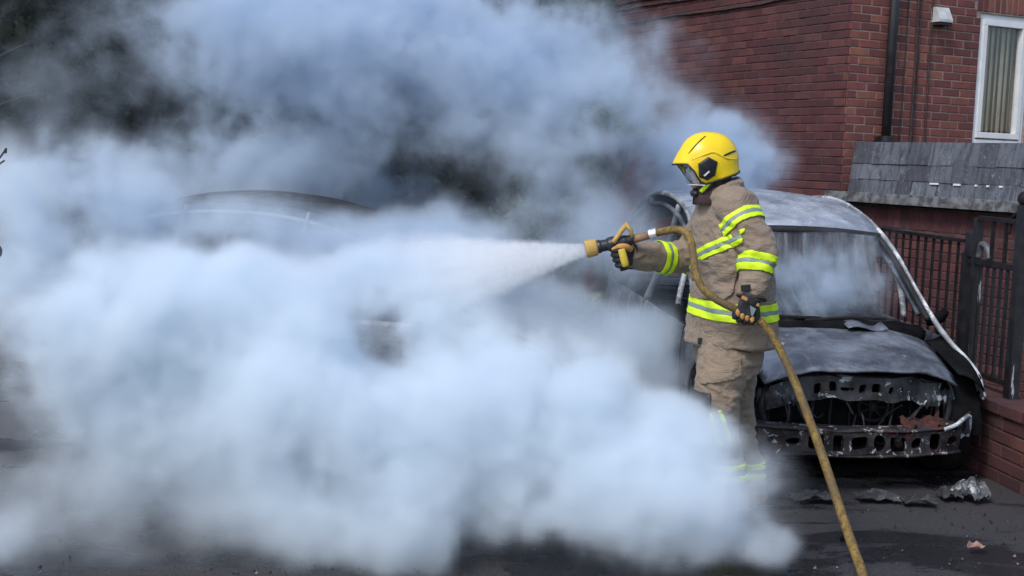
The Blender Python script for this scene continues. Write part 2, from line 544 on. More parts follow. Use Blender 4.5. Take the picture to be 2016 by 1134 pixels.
def build_house():
    root = empty('brick_house', HC)
    tag(root, 'red brick house with white-framed window and black drainpipe behind the burnt car', 'house')
    fR = face_frame((0, 0, 0), DR)
    # the gable wall runs away to the left: walk it from its far end so that its face looks out
    LEN = 5.0
    fL = face_frame(tuple(DL * LEN), -DL)
    HT = 5.1
    W0, W1, WZ0, WZ1 = 1.55, 2.22, 0.93, 3.19
    front = wall_part('front_wall', fR, root, [(0.02, W0, -0.05, HT), (W1, 5.5, -0.05, HT), (W0, W1, -0.05, WZ0), (W0, W1, WZ1, HT)], M_MORTAR)
    gable = wall_part('gable_wall', fL, root, [(0, LEN, -0.05, HT)], M_MORTAR_DARK)
    sold = (W0 - 0.06, W1 + 0.06, WZ1 + 0.01, WZ1 + 0.225)
    bf = lay_bricks(0.0, 5.5, 0.0, HT, holes=[(W0, W1, WZ0, WZ1), sold])
    u = W0 - 0.055
    while u < W1 + 0.05:
        bf.append((u + 0.0325, WZ1 + 0.1175, 0.065, 0.205)); u += 0.075
    wR = Matrix.Translation(HC) @ fR
    wL = Matrix.Translation(HC) @ fL
    place_bricks(bf, wR, M_BRICK, front, 130, view=lambda x, y: y < 300)
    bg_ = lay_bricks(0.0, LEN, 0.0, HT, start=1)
    place_bricks(bg_, wL, M_BRICK_SHADED, gable, 170, view=lambda x, y: y < 390 and x > 1230)
    # roof, mostly above the picture
    mb = MB()
    o1, o2 = Vector((0, 0, HT)), DR * 5.5 + Vector((0, 0, HT))
    q = DL * LEN
    rid = Vector((0, 0, 1.7))
    ov = DL * -0.35; oz = Vector((0, 0, -0.12)); sd = DR * -0.2
    a, b_, c, d = o1 + ov + oz + sd, o2 + ov + oz, o2 + q * 0.5 + rid, o1 + q * 0.5 + rid + sd
    e, f = o1 + q - ov + oz + sd, o2 + q - ov + oz
    up = Vector((0, 0, 0.1))
    mb.add([a, b_, c, d, e, f, a + up, b_ + up, c + up, d + up, e + up, f + up],
           [(0, 1, 2, 3), (3, 2, 5, 4), (6, 9, 8, 7), (9, 10, 11, 8), (0, 6, 7, 1), (4, 5, 11, 10), (0, 3, 9, 6), (3, 4, 10, 9), (1, 7, 8, 2), (2, 8, 11, 5)])
    mb.build('roof', M_SLATE, root)
    mb = MB(); mb.add([o1, o1 + q, o1 + q * 0.5 + rid], [(0, 1, 2)])
    mb.build('gable_peak', M_BRICK_SHADED, root)
    # window
    win = MB()
    fw = 0.075
    def fr_(mb, a, b, c, d, w, y0, y1):
        mb.cbox(((a + b) / 2, (y0 + y1) / 2, d - w / 2), (b - a, y1 - y0, w), 0.006)
        mb.cbox(((a + b) / 2, (y0 + y1) / 2, c + w / 2), (b - a, y1 - y0, w), 0.006)
        mb.cbox((a + w / 2, (y0 + y1) / 2, (c + d) / 2), (w, y1 - y0, d - c - 2 * w), 0.006)
        mb.cbox((b - w / 2, (y0 + y1) / 2, (c + d) / 2), (w, y1 - y0, d - c - 2 * w), 0.006)
    fr_(win, W0 + 0.003, W1 - 0.003, WZ0, WZ1, 0.05, 0.02, 0.09)
    w = win.build('window', M_WHITE, root); w.matrix_local = fR
    s = MB(); TZ = 2.03
    fr_(s, W0 + 0.052, W1 - 0.052, TZ, WZ1 - 0.052, 0.055, 0.005, 0.07)
    s.build('window_frame', M_WHITE, w)
    s = MB(); s.cbox(((W0 + W1) / 2, 0.045, TZ - 0.035), (W1 - W0 - 0.1, 0.06, 0.045), 0.006)
    s.build('window_transom', M_WHITE, w)
    s = MB(); s.box(((W0 + W1) / 2, 0.05, (TZ + WZ1) / 2), (W1 - W0 - 0.2, 0.006, WZ1 - TZ - 0.15)); s.build('pane', M_GLASS, w)
    s = MB(); s.box(((W0 + W1) / 2, 0.05, (TZ - 0.06 + WZ0) / 2 + 0.02), (W1 - W0 - 0.1, 0.006, TZ - WZ0 - 0.15)); s.build('pane', M_GLASS, w)
    s = MB(); s.cbox(((W0 + W1) / 2, 0.0, WZ0 - 0.03), (W1 - W0 + 0.12, 0.2, 0.06), 0.008); s.build('sill', M_WHITE, w)
    m_bl = worn('blind_slat', (0.36, 0.29, 0.21), (0.48, 0.40, 0.30), 4.0, 0.8)
    m_gr = worn('green_curtain', (0.035, 0.07, 0.06), (0.06, 0.11, 0.09), 4.0, 0.9)
    for k in range(8):
        uu = W0 + 0.10 + k * 0.068
        ang = 0.36 + 0.16 * math.sin(k * 2.1)
        s = MB(); s.box((uu, 0.125, (WZ0 + WZ1) / 2), (0.062, 0.002, WZ1 - WZ0 - 0.12), None)
        mm = Matrix.Rotation(ang, 4, 'Z')
        s.v = [tuple(mm @ (Vector(p) - Vector((uu, 0.125, 0))) + Vector((uu, 0.125, 0))) for p in s.v]
        s.build('blind_slat', m_gr if k == 0 else m_bl, w)
    s = MB(); s.box(((W0 + W1) / 2 + 0.1, 0.62, (WZ0 + WZ1) / 2), (1.6, 0.02, 2.6))
    s.build('room_back', worn('room', (0.30, 0.15, 0.05), (0.42, 0.22, 0.08), 3.0, 0.9), w)
    s = MB(); s.box((W1 + 0.5, 0.1, (WZ0 + WZ1) / 2), (0.02, 0.9, 2.2)); 
    # drainpipe with clips
    p = MB(); p.tube([(0.42, -0.075, 1.3), (0.42, -0.075, HT)], 0.042, 14)
    dp = p.build('drainpipe', M_BLACK, root, smooth=True); dp.matrix_local = fR
    for z in (1.95, 3.6):
        p = MB(); p.tube([(0.42, -0.075, z), (0.42, -0.075, z + 0.05)], 0.049, 14); p.box((0.42, -0.025, z + 0.025), (0.14, 0.05, 0.04))
        p.build('pipe_clip', M_BLACK, dp)
    rr = random.Random(3)
    for (u, r_) in ((0.64, 0.0055), (0.765, 0.011), (0.80, 0.005), (0.935, 0.0075)):
        pts = [(u + 0.02 * math.sin(z * 1.3 + u * 9) * (z - 2.6) * 0.35 + rr.uniform(-0.004, 0.004), -0.016, z) for z in np.linspace(1.3, HT - 0.2, 26)]
        p = MB(); p.tube(catmull(pts, 3), r_, 6)
        o = p.build('wall_cable', M_CABLE, root, smooth=True); o.matrix_local = fR
    for (z, x0) in ((3.27, 0.3), (3.43, 0.3), (3.50, 0.3)):
        pts = [(u_, -0.02, z + 0.012 * math.sin(u_ * 2.2 + z * 5) + rr.uniform(-0.004, 0.004)) for u_ in np.linspace(0.1, LEN - x0, 30)]
        p = MB(); p.tube(catmull(pts, 3), 0.011, 6)
        o = p.build('wall_cable', M_CABLE, root, smooth=True); o.matrix_local = fL
    # vent cowl: hood with a slanting front
    v = MB()
    prof = [(-0.004, 3.19), (-0.055, 3.19), (-0.115, 3.08), (-0.115, 3.055), (-0.004, 3.055)]
    n0 = len(prof)
    pts = [(0.93, y, z) for y, z in prof] + [(1.09, y, z) for y, z in prof]
    v.add(pts, [tuple(range(n0)), tuple(reversed(range(n0, 2 * n0)))] + [(i, (i + 1) % n0, n0 + (i + 1) % n0, n0 + i) for i in range(n0)])
    vo = v.build('vent_cowl', M_VENT, root); vo.matrix_local = fR
    s = MB(); s.box((1.01, -0.06, 3.04), (0.145, 0.1, 0.024)); s.build('vent_opening', M_DARK, vo)
    return root
build_house()

# ------------------------------------------------------------------ lean-to with a slate roof, in line with the gable
def build_lean_to():
    root = empty('lean_to', HC)
    tag(root, 'low brick lean-to with a worn slate roof beneath the house window', 'lean-to')
    LEN = 4.6
    f = face_frame((0, 0, 0), -DL)          # X runs from the house corner towards the street
    w = wall_part('wall', f, root, [(0.03, LEN, -0.05, 1.40)], M_MORTAR_DARK)
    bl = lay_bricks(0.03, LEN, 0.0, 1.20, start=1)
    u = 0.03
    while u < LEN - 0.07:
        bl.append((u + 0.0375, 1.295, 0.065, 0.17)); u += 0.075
    place_bricks(bl, Matrix.Translation(HC) @ f, M_BRICK_SHADED, w, 200, view=lambda x, y: y < 760 and x > 1640)
    # roof deck in wall coordinates: u along the eaves, v into the building, z up
    EZ, RZ, DEP = 1.50, 1.915, 0.15
    OV = 0.10
    sl = math.atan2(RZ - EZ, DEP - OV)
    mb = MB()
    mb.add([(0.01, OV, EZ - 0.02), (LEN, OV, EZ - 0.02), (LEN, DEP, RZ - 0.02), (0.01, DEP, RZ - 0.02),
            (0.01, OV, EZ - 0.05), (LEN, OV, EZ - 0.05), (LEN, DEP, RZ - 0.05), (0.01, DEP, RZ - 0.05)],
           [(0, 1, 2, 3), (7, 6, 5, 4), (0, 4, 5, 1), (1, 5, 6, 2), (2, 6, 7, 3), (3, 7, 4, 0)])
    deck = mb.build('roof', M_DARK, root); deck.matrix_local = f
    mb = MB()
    mb.add([(0.01, DEP, 0), (LEN, DEP, 0), (LEN, DEP, RZ - 0.05), (0.01, DEP, RZ - 0.05)], [(0, 1, 2, 3)])
    o = mb.build('back_wall', M_BRICK_SHADED, root); o.matrix_local = f
    fb = MB(); fb.cbox((LEN / 2 - 0.03, -0.112, EZ - 0.045), (LEN + 0.06, 0.022, 0.085), 0.004)
    lg = MB(); lg.box((LEN / 2, 0.02, EZ - 0.03), (LEN - 0.02, 0.238, 0.03)); o = lg.build('ledge', M_FASCIA, root); o.matrix_local = f
    o = fb.build('fascia_board', M_FASCIA, root); o.matrix_local = f
    # slates: three courses, each slate a thin tapered plate with its own tilt
    rr = random.Random(21)
    slope = math.hypot(RZ - EZ, DEP - OV)
    per = slope / 3.0
    base = MB(); base.cbox((0, 0, 0), (1, 1, 1), 0.02)
    for r in range(3):
        u = 0.015 - (0.08 if r % 2 else 0.0)
        while u < LEN - 0.02:
            wd = rr.uniform(0.15, 0.30)
            a, b_ = max(u, 0.012), min(u + wd - 0.003, LEN - 0.005)
            u += wd
            if b_ - a < 0.03: continue
            ln = per + 0.06
            th = 0.012
            s0 = r * per - 0.02
            mb = MB()
            chip = rr.uniform(0.0, 0.012)
            pts = [(a, s0 + chip), (b_, s0 + rr.uniform(0, 0.012)), (b_, s0 + ln), (a, s0 + ln)]
            lift = 0.012 + rr.uniform(0.0, 0.007)
            tl = rr.uniform(-0.003, 0.003)
            V = []
            for (dz) in (0.0, th):
                for k, (uu, ss) in enumerate(pts):
                    nn = lift + dz - 0.010 * (ss - s0) / ln + (tl if k in (1, 2) else -tl) + 0.004
                    V.append((uu, OV + ss * math.cos(sl) - nn * math.sin(sl), EZ - 0.02 + ss * math.sin(sl) + nn * math.cos(sl)))
            mb.add(V, [(3, 2, 1, 0), (4, 5, 6, 7), (0, 1, 5, 4), (1, 2, 6, 5), (2, 3, 7, 6), (3, 0, 4, 7)])
            mb.build('slate', M_SLATE, deck)
    # lead clips and pale mortar beds showing under the lowest courses
    for (uu, ll) in ((1.05, 0.09), (1.30, 0.075), (1.50, 0.02), (1.62, 0.02), (1.75, 0.03)):
        mb = MB(); ss = per - 0.025
        mb.cbox((0, 0, 0), (ll, 0.02, 0.016), 0.003, None)
        mb.v = [(v[0] + uu, v[1] + OV + ss * math.cos(sl) - 0.03 * math.sin(sl), v[2] + EZ - 0.02 + ss * math.sin(sl) + 0.03 * math.cos(sl)) for v in mb.v]
        mb.build('lead_clip', M_WHITE, deck)
    return root
build_lean_to()

# ------------------------------------------------------------------ low boundary wall with iron railing and gate
LW = at(1980, 600, 6.8); LW.z = 0.0
LD = Vector((-0.139, 0.990, 0)).normalized()         # along the wall, away from the street
def build_boundary():
    root = empty('boundary_wall', LW)
    tag(root, 'low red brick boundary wall beside the burnt car', 'wall')
    f = face_frame(tuple(LD * 6.0), -LD)             # u = 6 - distance from LW
    TOP = 0.375
    w = wall_part('wall', f, root, [(0.0, 10.5, -0.05, TOP)], M_MORTAR_DARK)
    place_bricks(lay_bricks(0.0, 10.5, 0.0, TOP), Matrix.Translation(LW) @ f, M_BRICK_LOW, w, 80, view=lambda x, y: x > 1850 and y > 740)
    # brick-on-edge coping: each coping brick its own piece
    me = MB(); me.cbox((0, 0, 0), (0.212, 0.25, 0.062), 0.006)
    cm = me.mesh('coping_brick'); cm.materials.append(M_BRICK_LOW)
    for k in range(46):
        o = link_mesh('coping_brick', cm, None, w)
        o.location = (0.11 + k * 0.2245, 0.10, TOP + 0.036)
        o.rotation_euler = (random.uniform(-.01, .01), random.uniform(-.01, .01), random.uniform(-.01, .01))
    return TOP + 0.067
BT = build_boundary()

def drip_mat():
    m, t, b, out = new_mat('black_iron_with_pale_streaks')
    tc = t.n('ShaderNodeNewGeometry').outputs['Position']
    st = t.vmath('MULTIPLY', tc, (26.0, 26.0, 2.6))
    k = t.step(t.noise(st, 1.0, 4.0, 0.7, 0.3), 0.665, 0.72)
    col = t.mix(t.step(t.noise(tc, 16.0, 3.0), 0.35, 0.7), c4((0.007, 0.007, 0.009)), c4((0.018, 0.017, 0.020)))
    col = t.mix(k, col, c4((0.34, 0.37, 0.40)))
    t.set(b.inputs['Base Color'], col)
    b.inputs['Roughness'].default_value = 0.5
    return m
M_IRON = worn('black_iron', (0.007, 0.0065, 0.008), (0.018, 0.015, 0.016), 14.0, 0.6, bump=0.3, bscale=60.0, spec=0.25)
M_IRON_DRIP = drip_mat()

def build_railing():
    X0 = 0.13                                        # railing stands on the middle of the wall
    nrm = Vector((-0.990, -0.139, 0))
    base = LW - nrm * X0
    def P(t_, z): return tuple(LD * (t_ + 0.26) + Vector((0, 0, z)))
    root = empty('iron_railing', base)
    tag(root, 'black iron railing of plain upright bars along the boundary wall', 'railing')
    def bar(name, a, b, w, parent, mat=M_IRON):
        mb = MB(); mb.tube([a, b], w / 1.4142, 4, up=(0.6, 0.8, 0)); return mb.build(name, mat, parent)
    T = 1.285
    for (z, h) in ((T, 0.022), (BT + 0.07, 0.02)):
        c = (Vector(P(0.47, z)) + Vector(P(5.6, z))) / 2
        ang = math.atan2(LD.y, LD.x)
        MB().cbox((0, 0, 0), (5.13, 0.036, h), 0.003).build('rail', M_IRON, root)
        o = root.children[-1]; o.location = c; o.rotation_euler = (0, 0, ang)
    t_ = 0.56
    while t_ < 5.55:
        bar('bar', P(t_, BT + 0.005), P(t_, T), 0.014, root); t_ += 0.108
    for t2 in (2.4, 4.4):
        bar('post', P(t2 + 0.05, BT - 0.01), P(t2 + 0.05, T + 0.03), 0.032, root)
    # gate
    g = empty('iron_gate', base)
    tag(g, 'black iron gate with pale drips and a latch at the right edge', 'gate')
    bar('post', P(0.43, BT - 0.01), P(0.43, 1.22), 0.058, g, M_IRON_DRIP)
    bar('frame_bar', P(0.335, BT + 0.05), P(0.335, 1.435), 0.042, g, M_IRON_DRIP)
    for (z, h, a, b) in ((1.435, 0.026, 0.315, -0.12), (1.175, 0.034, 0.40, -0.12), (BT + 0.075, 0.03, 0.40, -0.12)):
        mb = MB(); mb.cbox((0, 0, 0), (a - b, 0.035, h), 0.003)
        o = mb.build('rail', M_IRON, g); o.location = P((a + b) / 2, z); o.rotation_euler = (0, 0, math.atan2(LD.y, LD.x))
    for t2 in (0.165, 0.02):
        bar('bar', P(t2, 1.19), P(t2, 1.43), 0.018, g)
    t2 = 0.27
    while t2 > -0.1:
        bar('bar', P(t2, BT + 0.09), P(t2, 1.16), 0.016, g, M_IRON_DRIP); t2 -= 0.075
    mb = MB(); mb.cbox((0, 0, 0), (0.09, 0.05, 0.15), 0.008)
    o = mb.build('latch', M_IRON_DRIP, g); o.location = P(0.395, 1.27); o.rotation_euler = (0, 0, math.atan2(LD.y, LD.x))
    mb = MB(); mb.tube(catmull([P(0.31, 1.20), P(0.29, 1.27), P(0.25, 1.28), P(0.20, 1.25), P(0.18, 1.20)], 5), 0.02, 8)
    mb.build('handle', worn('worn_steel', (0.05, 0.055, 0.065), (0.14, 0.15, 0.165), 14.0, 0.5, 0.3), g, smooth=True)
    # tall end post with a ball finial, at the edge of the picture
    p = empty('gate_post', base)
    tag(p, 'tall black gate post with ball top at the right edge', 'post')
    bar('shaft', P(-0.16, 0.0 + BT - 0.01), P(-0.16, 1.53), 0.062, p, M_IRON_DRIP)
    mb = MB(); mb.ball(P(-0.16, 1.565), (0.045, 0.045, 0.045), 14, 10); mb.build('finial', M_IRON, p, smooth=True)
    mb = MB(); mb.tube(catmull([P(-0.14, 1.50), P(-0.06, 1.47), P(-0.02, 1.42), P(-0.01, 1.36)], 5), 0.012, 8); mb.build('scroll', M_IRON, p, smooth=True)
build_railing()

# ------------------------------------------------------------------ dark trees and shrubs behind the smoke
def leaf_mat(name, a, b_):
    m, t, b, out = new_mat(name)
    rnd = t.n('ShaderNodeNewGeometry').outputs['Random Per Island']
    col = t.mix(rnd, c4(a), c4(b_))
    t.set(b.inputs['Base Color'], col)
    b.inputs['Roughness'].default_value = 0.85
    b.inputs['Specular IOR Level'].default_value = 0.2
    b.inputs['Subsurface Weight'].default_value = 0.0
    return m
M_BARK = worn('bark', (0.012, 0.010, 0.009), (0.028, 0.023, 0.019), 12.0, 0.9, bump=0.8, bscale=30.0)
M_LEAF = leaf_mat('dark_evergreen_leaf', (0.008, 0.013, 0.008), (0.018, 0.028, 0.014))
M_LEAF2 = leaf_mat('green_leaf', (0.035, 0.062, 0.018), (0.085, 0.125, 0.035))

def tree(name, loc, ht, rad, n, mat, label, seed, low=0.25):
    rr = np.random.default_rng(seed)
    root = empty(name, loc)
    tag(root, label, 'tree' if 'tree' in name else 'shrub')
    tr = MB()
    top = Vector((rr.normal(0, 0.15), rr.normal(0, 0.15), ht * 0.8))
    tr.tube(catmull([(0, 0, -0.05), (rr.normal(0, .05), rr.normal(0, .05), ht * 0.3), tuple(top)], 6), list(np.linspace(0.045 * ht ** 0.7, 0.015, 13)), 8)
    cl = []
    for k in range(int(16 + ht * 3)):
        h = rr.uniform(low, 1.0)
        prof = math.sin(min(1.0, (1.08 - h) * 1.25 + 0.12) * math.pi / 2)
        a = rr.uniform(0, 2 * math.pi); q = rad * prof * math.sqrt(rr.uniform(0.15, 1.0))
        c = Vector((q * math.cos(a), q * math.sin(a), h * ht))
        s = Vector((0, 0, max(0.1, c.z - 0.5 * q - 0.2)))
        s = s.lerp(top, 0.15)
        s.z = min(s.z, c.z)
        tr.tube(catmull([s, (s + c) / 2 + Vector((0, 0, 0.08)), c], 4), list(np.linspace(0.022, 0.006, 9)), 5)
        cl.append((c, rr.uniform(0.3, 0.55) * rad * 0.62))
    tr.build('trunk', M_BARK, root, smooth=True)
    C = np.array([c[0] for c in cl]); S = np.array([c[1] for c in cl])
    idx = rr.integers(0, len(cl), n)
    d = rr.normal(0, 1, (n, 3)); d /= np.linalg.norm(d, axis=1)[:, None]
    pos = C[idx] + d * (S[idx] * rr.uniform(0.2, 1.0, n) ** 0.5)[:, None]
    pos[:, 2] = np.maximum(pos[:, 2], 0.08)
    sz = rr.uniform(0.028, 0.06, n)
    ax = rr.normal(0, 1, (n, 3)); ax /= np.linalg.norm(ax, axis=1)[:, None]
    bx = np.cross(ax, rr.normal(0, 1, (n, 3))); bx /= np.linalg.norm(bx, axis=1)[:, None]
    V = np.empty((n, 4, 3))
    V[:, 0] = pos - ax * sz[:, None]; V[:, 2] = pos + ax * sz[:, None]
    V[:, 1] = pos + bx * sz[:, None] * 0.5; V[:, 3] = pos - bx * sz[:, None] * 0.5
    me = bpy.data.meshes.new('crown')
    me.from_pydata(V.reshape(-1, 3).tolist(), [], np.arange(n * 4).reshape(-1, 4).tolist())
    link_mesh('crown', me, mat, root)
    return root
tree('evergreen_tree', (-5.6, 12.6, 0), 5.2, 1.9, 16000, M_LEAF, 'dense dark evergreen tree at the far left behind the smoke', 1, 0.05)
tree('evergreen_tree', (-3.2, 13.4, 0), 5.6, 1.9, 16000, M_LEAF, 'dark evergreen tree second from the left behind the smoke', 2, 0.05)
tree('evergreen_tree', (-0.9, 14.2, 0), 5.4, 1.7, 14000, M_LEAF, 'dark evergreen tree in the middle behind the smoke', 3, 0.05)
tree('leafy_tree', (0.35, 14.9, 0), 4.6, 0.95, 9000, M_LEAF2, 'green leafy tree beside the end of the brick gable wall', 4, 0.15)
tree('evergreen_tree', (-8.4, 14.5, 0), 6.0, 2.2, 12000, M_LEAF, 'dark evergreen tree beyond the left edge of the street', 5, 0.05)
tree('garden_shrub', (1.0, 12.6, 0), 2.35, 0.5, 5000, M_LEAF2, 'green shrub against the gable wall behind the smoke', 6, 0.1)
def build_hedge():
    rr = np.random.default_rng(9); n = 42000
    pos = np.stack([rr.uniform(-14, 1.2, n), 16.6 + rr.uniform(-0.55, 0.55, n), rr.uniform(0, 1, n) ** 0.8 * 5.2], 1)
    pos[:, 1] += 0.35 * np.sin(pos[:, 0] * 1.7) + 0.2 * np.sin(pos[:, 2] * 3 + pos[:, 0] * 4)
    sz = rr.uniform(0.06, 0.13, n)
    ax = rr.normal(0, 1, (n, 3)); ax /= np.linalg.norm(ax, axis=1)[:, None]
    bx = np.cross(ax, rr.normal(0, 1, (n, 3))); bx /= np.linalg.norm(bx, axis=1)[:, None]
    V = np.empty((n, 4, 3))
    V[:, 0] = pos - ax * sz[:, None]; V[:, 2] = pos + ax * sz[:, None]
    V[:, 1] = pos + bx * sz[:, None] * 0.55; V[:, 3] = pos - bx * sz[:, None] * 0.55
    core = MB().box((-6.4, 16.75, 2.5), (15.2, 0.5, 5.0))
    me = bpy.data.meshes.new('hedge')
    me.from_pydata(V.reshape(-1, 3).tolist() + core.v, [], np.arange(n * 4).reshape(-1, 4).tolist() + [tuple(i + n * 4 for i in f) for f in core.f])
    o = link_mesh('hedge', me, M_LEAF)
    tag(o, 'tall dark hedge closing off the street behind the trees', 'hedge', kind='stuff')
build_hedge()
# ------------------------------------------------------------------ burnt-out cars
def burnt_mat(name, dark, mid, ash, rust, ash_lo=0.55, ash_hi=0.72, rust_lo=0.58, metal=0.25, rough=0.6, sc=1.0):
    m, t, b, out = new_mat(name)
    tc = t.n('ShaderNodeTexCoord').outputs['Object']
    col = t.mix(t.step(t.noise(tc, 4.0 * sc, 6.0, 0.62, 0.3), 0.34, 0.66), c4(dark), c4(mid))
    col = t.mix(t.step(t.noise(t.vmath('ADD', tc, (7.1, 2.2, 3.3)), 6.0 * sc, 6.0, 0.7, 0.6), rust_lo, rust_lo + 0.12), col, c4(rust))
    col = t.mix(t.step(t.noise(t.vmath('ADD', tc, (1.1, 9.2, 5.3)), 7.0 * sc, 7.0, 0.72, 0.8), ash_lo, ash_hi), col, c4(ash))
    t.set(b.inputs['Base Color'], col)
    b.inputs['Metallic'].default_value = metal
    t.set(b.inputs['Roughness'], t.step(t.noise(tc, 9.0, 4.0), 0.3, 0.7, rough - 0.18, rough + 0.2))
    h = t.math('ADD', t.noise(tc, 38.0, 5.0, 0.7), t.math('MULTIPLY', t.noise(tc, 7.0, 3.0), 1.4))
    t.set(b.inputs['Normal'], t.n('ShaderNodeBump', {'Strength': 0.55, 'Distance': 0.012, 'Height': h}))
    return m
M_PANEL = burnt_mat('burnt_paint', (0.085, 0.095, 0.115), (0.27, 0.30, 0.345), (0.56, 0.58, 0.60), (0.10, 0.06, 0.045), 0.60, 0.74, 0.66, 0.45, 0.42)
M_ROOF = burnt_mat('burnt_roof_sky_sheen', (0.26, 0.29, 0.34), (0.48, 0.53, 0.60), (0.72, 0.74, 0.76), (0.16, 0.10, 0.08), 0.56, 0.72, 0.70, 0.4, 0.40)  # burnt paint, lightened so the base colour holds sky sheen and smoke haze
M_PILLAR = burnt_mat('ashen_pillar', (0.16, 0.175, 0.19), (0.50, 0.53, 0.55), (0.80, 0.82, 0.82), (0.05, 0.045, 0.045), 0.50, 0.66, 0.62, 0.25, 0.45, 1.1)
M_CHAR = burnt_mat('charred_metal', (0.007, 0.007, 0.008), (0.020, 0.019, 0.022), (0.13, 0.14, 0.155), (0.045, 0.025, 0.02), 0.63, 0.78, 0.62, 0.1, 0.75)
M_PLATE = burnt_mat('scorched_plate', (0.010, 0.010, 0.013), (0.075, 0.08, 0.09), (0.46, 0.52, 0.53), (0.08, 0.035, 0.025), 0.57, 0.63, 0.60, 0.25, 0.6, 1.3)
M_BEAM = burnt_mat('rusted_beam', (0.008, 0.0075, 0.009), (0.045, 0.040, 0.043), (0.55, 0.57, 0.58), (0.16, 0.040, 0.030), 0.575, 0.625, 0.55, 0.2, 0.65, 2.6)
M_SOOT = worn('soot_black', (0.004, 0.004, 0.0045), (0.010, 0.010, 0.011), 6.0, 0.9, bump=0.6, bscale=25.0, spec=0.08)
M_TYRE = worn('burnt_tyre', (0.008, 0.008, 0.009), (0.022, 0.021, 0.022), 9.0, 0.9, bump=0.7, bscale=30.0, c3=(0.10, 0.10, 0.11), s3=9.0, lo3=0.66, hi3=0.8, spec=0.2)
M_ASHPILE = worn('ash', (0.025, 0.025, 0.028), (0.075, 0.078, 0.085), 12.0, 0.95, bump=0.8, bscale=35.0, c3=(0.26, 0.28, 0.29), s3=16.0, lo3=0.66, hi3=0.74, spec=0.2)

def screen_mat():
    m, t, b, out = new_mat('crazed_windscreen')
    tc = t.n('ShaderNodeTexCoord').outputs['Object']
    tr = t.n('ShaderNodeBsdfTransparent', {'Color': (0.80, 0.83, 0.86, 1)})
    df = t.n('ShaderNodeBsdfPrincipled', {'Base Color': (0.30, 0.33, 0.37, 1), 'Roughness': 0.35})
    k = t.step(t.noise(t.vmath('MULTIPLY', tc, (7.0, 1.2, 1.2)), 1.6, 5.0, 0.65, 0.5), 0.40, 0.75, 0.06, 0.5)
    mx = t.n('ShaderNodeMixShader', {0: k, 1: tr.outputs[0], 2: df.outputs[0]})
    m.node_tree.links.new(mx.outputs[0], out.inputs[0])
    m.node_tree.nodes.remove(b)
    return m
M_SCREEN = screen_mat()

def sheet(name, P, mat, parent, thick=0.006, dent=0.006, seed=0.0, skip=None, smooth=True, dscale=3.2):
    mb = MB().grid(P, skip)
    out = []
    for v in mb.v:
        p = Vector(v)
        q = p * dscale + Vector((seed, seed * 1.7, 0.3 * seed))
        out.append(tuple(p + mnoise.noise_vector(q) * dent + mnoise.noise_vector(q * 4.1) * dent * 0.35))
    mb.v = out
    me = modded(mb.mesh(name, smooth), [('SOLIDIFY', {'thickness': thick, 'offset': 0.0})])
    if smooth: me.polygons.foreach_set('use_smooth', [True] * len(me.polygons))
    return link_mesh(name, me, mat, parent)

def plate_holes(cells, y=0.0, th=0.006):
    """Flat plate in XZ made of cells (x0, x1, z0, z1, hole) with hole None, ('r', w, h) or ('o', rx, rz)."""
    mb = MB()
    N = 16
    for (x0, x1, z0, z1, hole) in cells:
        cx, cz = (x0 + x1) / 2, (z0 + z1) / 2
        outer = []
        for k in range(N):
            a = 2 * math.pi * k / N
            c, s = math.cos(a), math.sin(a)
            q = max(abs(c), abs(s))
            outer.append((cx + c / q * (x1 - x0) / 2, cz + s / q * (z1 - z0) / 2))
        if hole is None:
            mb.add([(p[0], y, p[1]) for p in outer], [tuple(range(N))]); continue
        inner = []
        for k in range(N):
            a = 2 * math.pi * k / N
            c, s = math.cos(a), math.sin(a)
            if hole[0] == 'o': inner.append((cx + c * hole[1], cz + s * hole[2]))
            else:
                pw = (abs(c) ** 6 + abs(s) ** 6) ** (1 / 6)
                inner.append((cx + c / pw * hole[1], cz + s / pw * hole[2]))
        v = [(p[0], y, p[1]) for p in outer] + [(p[0], y, p[1]) for p in inner] + [(p[0], y + 0.025, p[1]) for p in inner]
        f = [(k, (k + 1) % N, N + (k + 1) % N, N + k) for k in range(N)] + [(N + k, N + (k + 1) % N, 2 * N + (k + 1) % N, 2 * N + k) for k in range(N)]
        mb.add(v, f)
    return mb

def bend(mb, fn):
    mb.v = [tuple(fn(Vector(p))) for p in mb.v]
    return mb

RAIL = [(0.715, 0.28, 0.45), (0.728, 0.36, 0.555), (0.725, 0.50, 0.632), (0.712, 0.68, 0.70), (0.700, 0.86, 0.79), (0.678, 1.08, 0.95), (0.648, 1.32, 1.14), (0.612, 1.52, 1.275), (0.59, 1.75, 1.375), (0.578, 2.1, 1.45), (0.572, 2.5, 1.468), (0.575, 2.9, 1.43), (0.595, 3.25, 1.31), (0.64, 3.52, 1.08), (0.68, 3.64, 0.90)]
RAILC = [np.array(p) for p in catmull(RAIL, 10)]
def rail_at(y):
    for i in range(len(RAILC) - 1):
        if RAILC[i][1] <= y <= RAILC[i + 1][1]:
            k = (y - RAILC[i][1]) / (RAILC[i + 1][1] - RAILC[i][1] + 1e-9)
            return RAILC[i] * (1 - k) + RAILC[i + 1] * k
    return RAILC[-1] if y > 3 else RAILC[0]

def body_x(y, z):
    """Half width of the lower body."""
    e = 0.775 - 0.09 * max(0.0, (1.1 - y) / 1.1) ** 1.5 - 0.06 * max(0.0, (0.35 - y) / 0.35) ** 2 - 0.07 * max(0.0, (y - 3.2) / 0.5) ** 2
    return e - 0.055 * ((z - 0.55) / 0.4) ** 2 * (1.6 if z > 0.55 else 0.8)

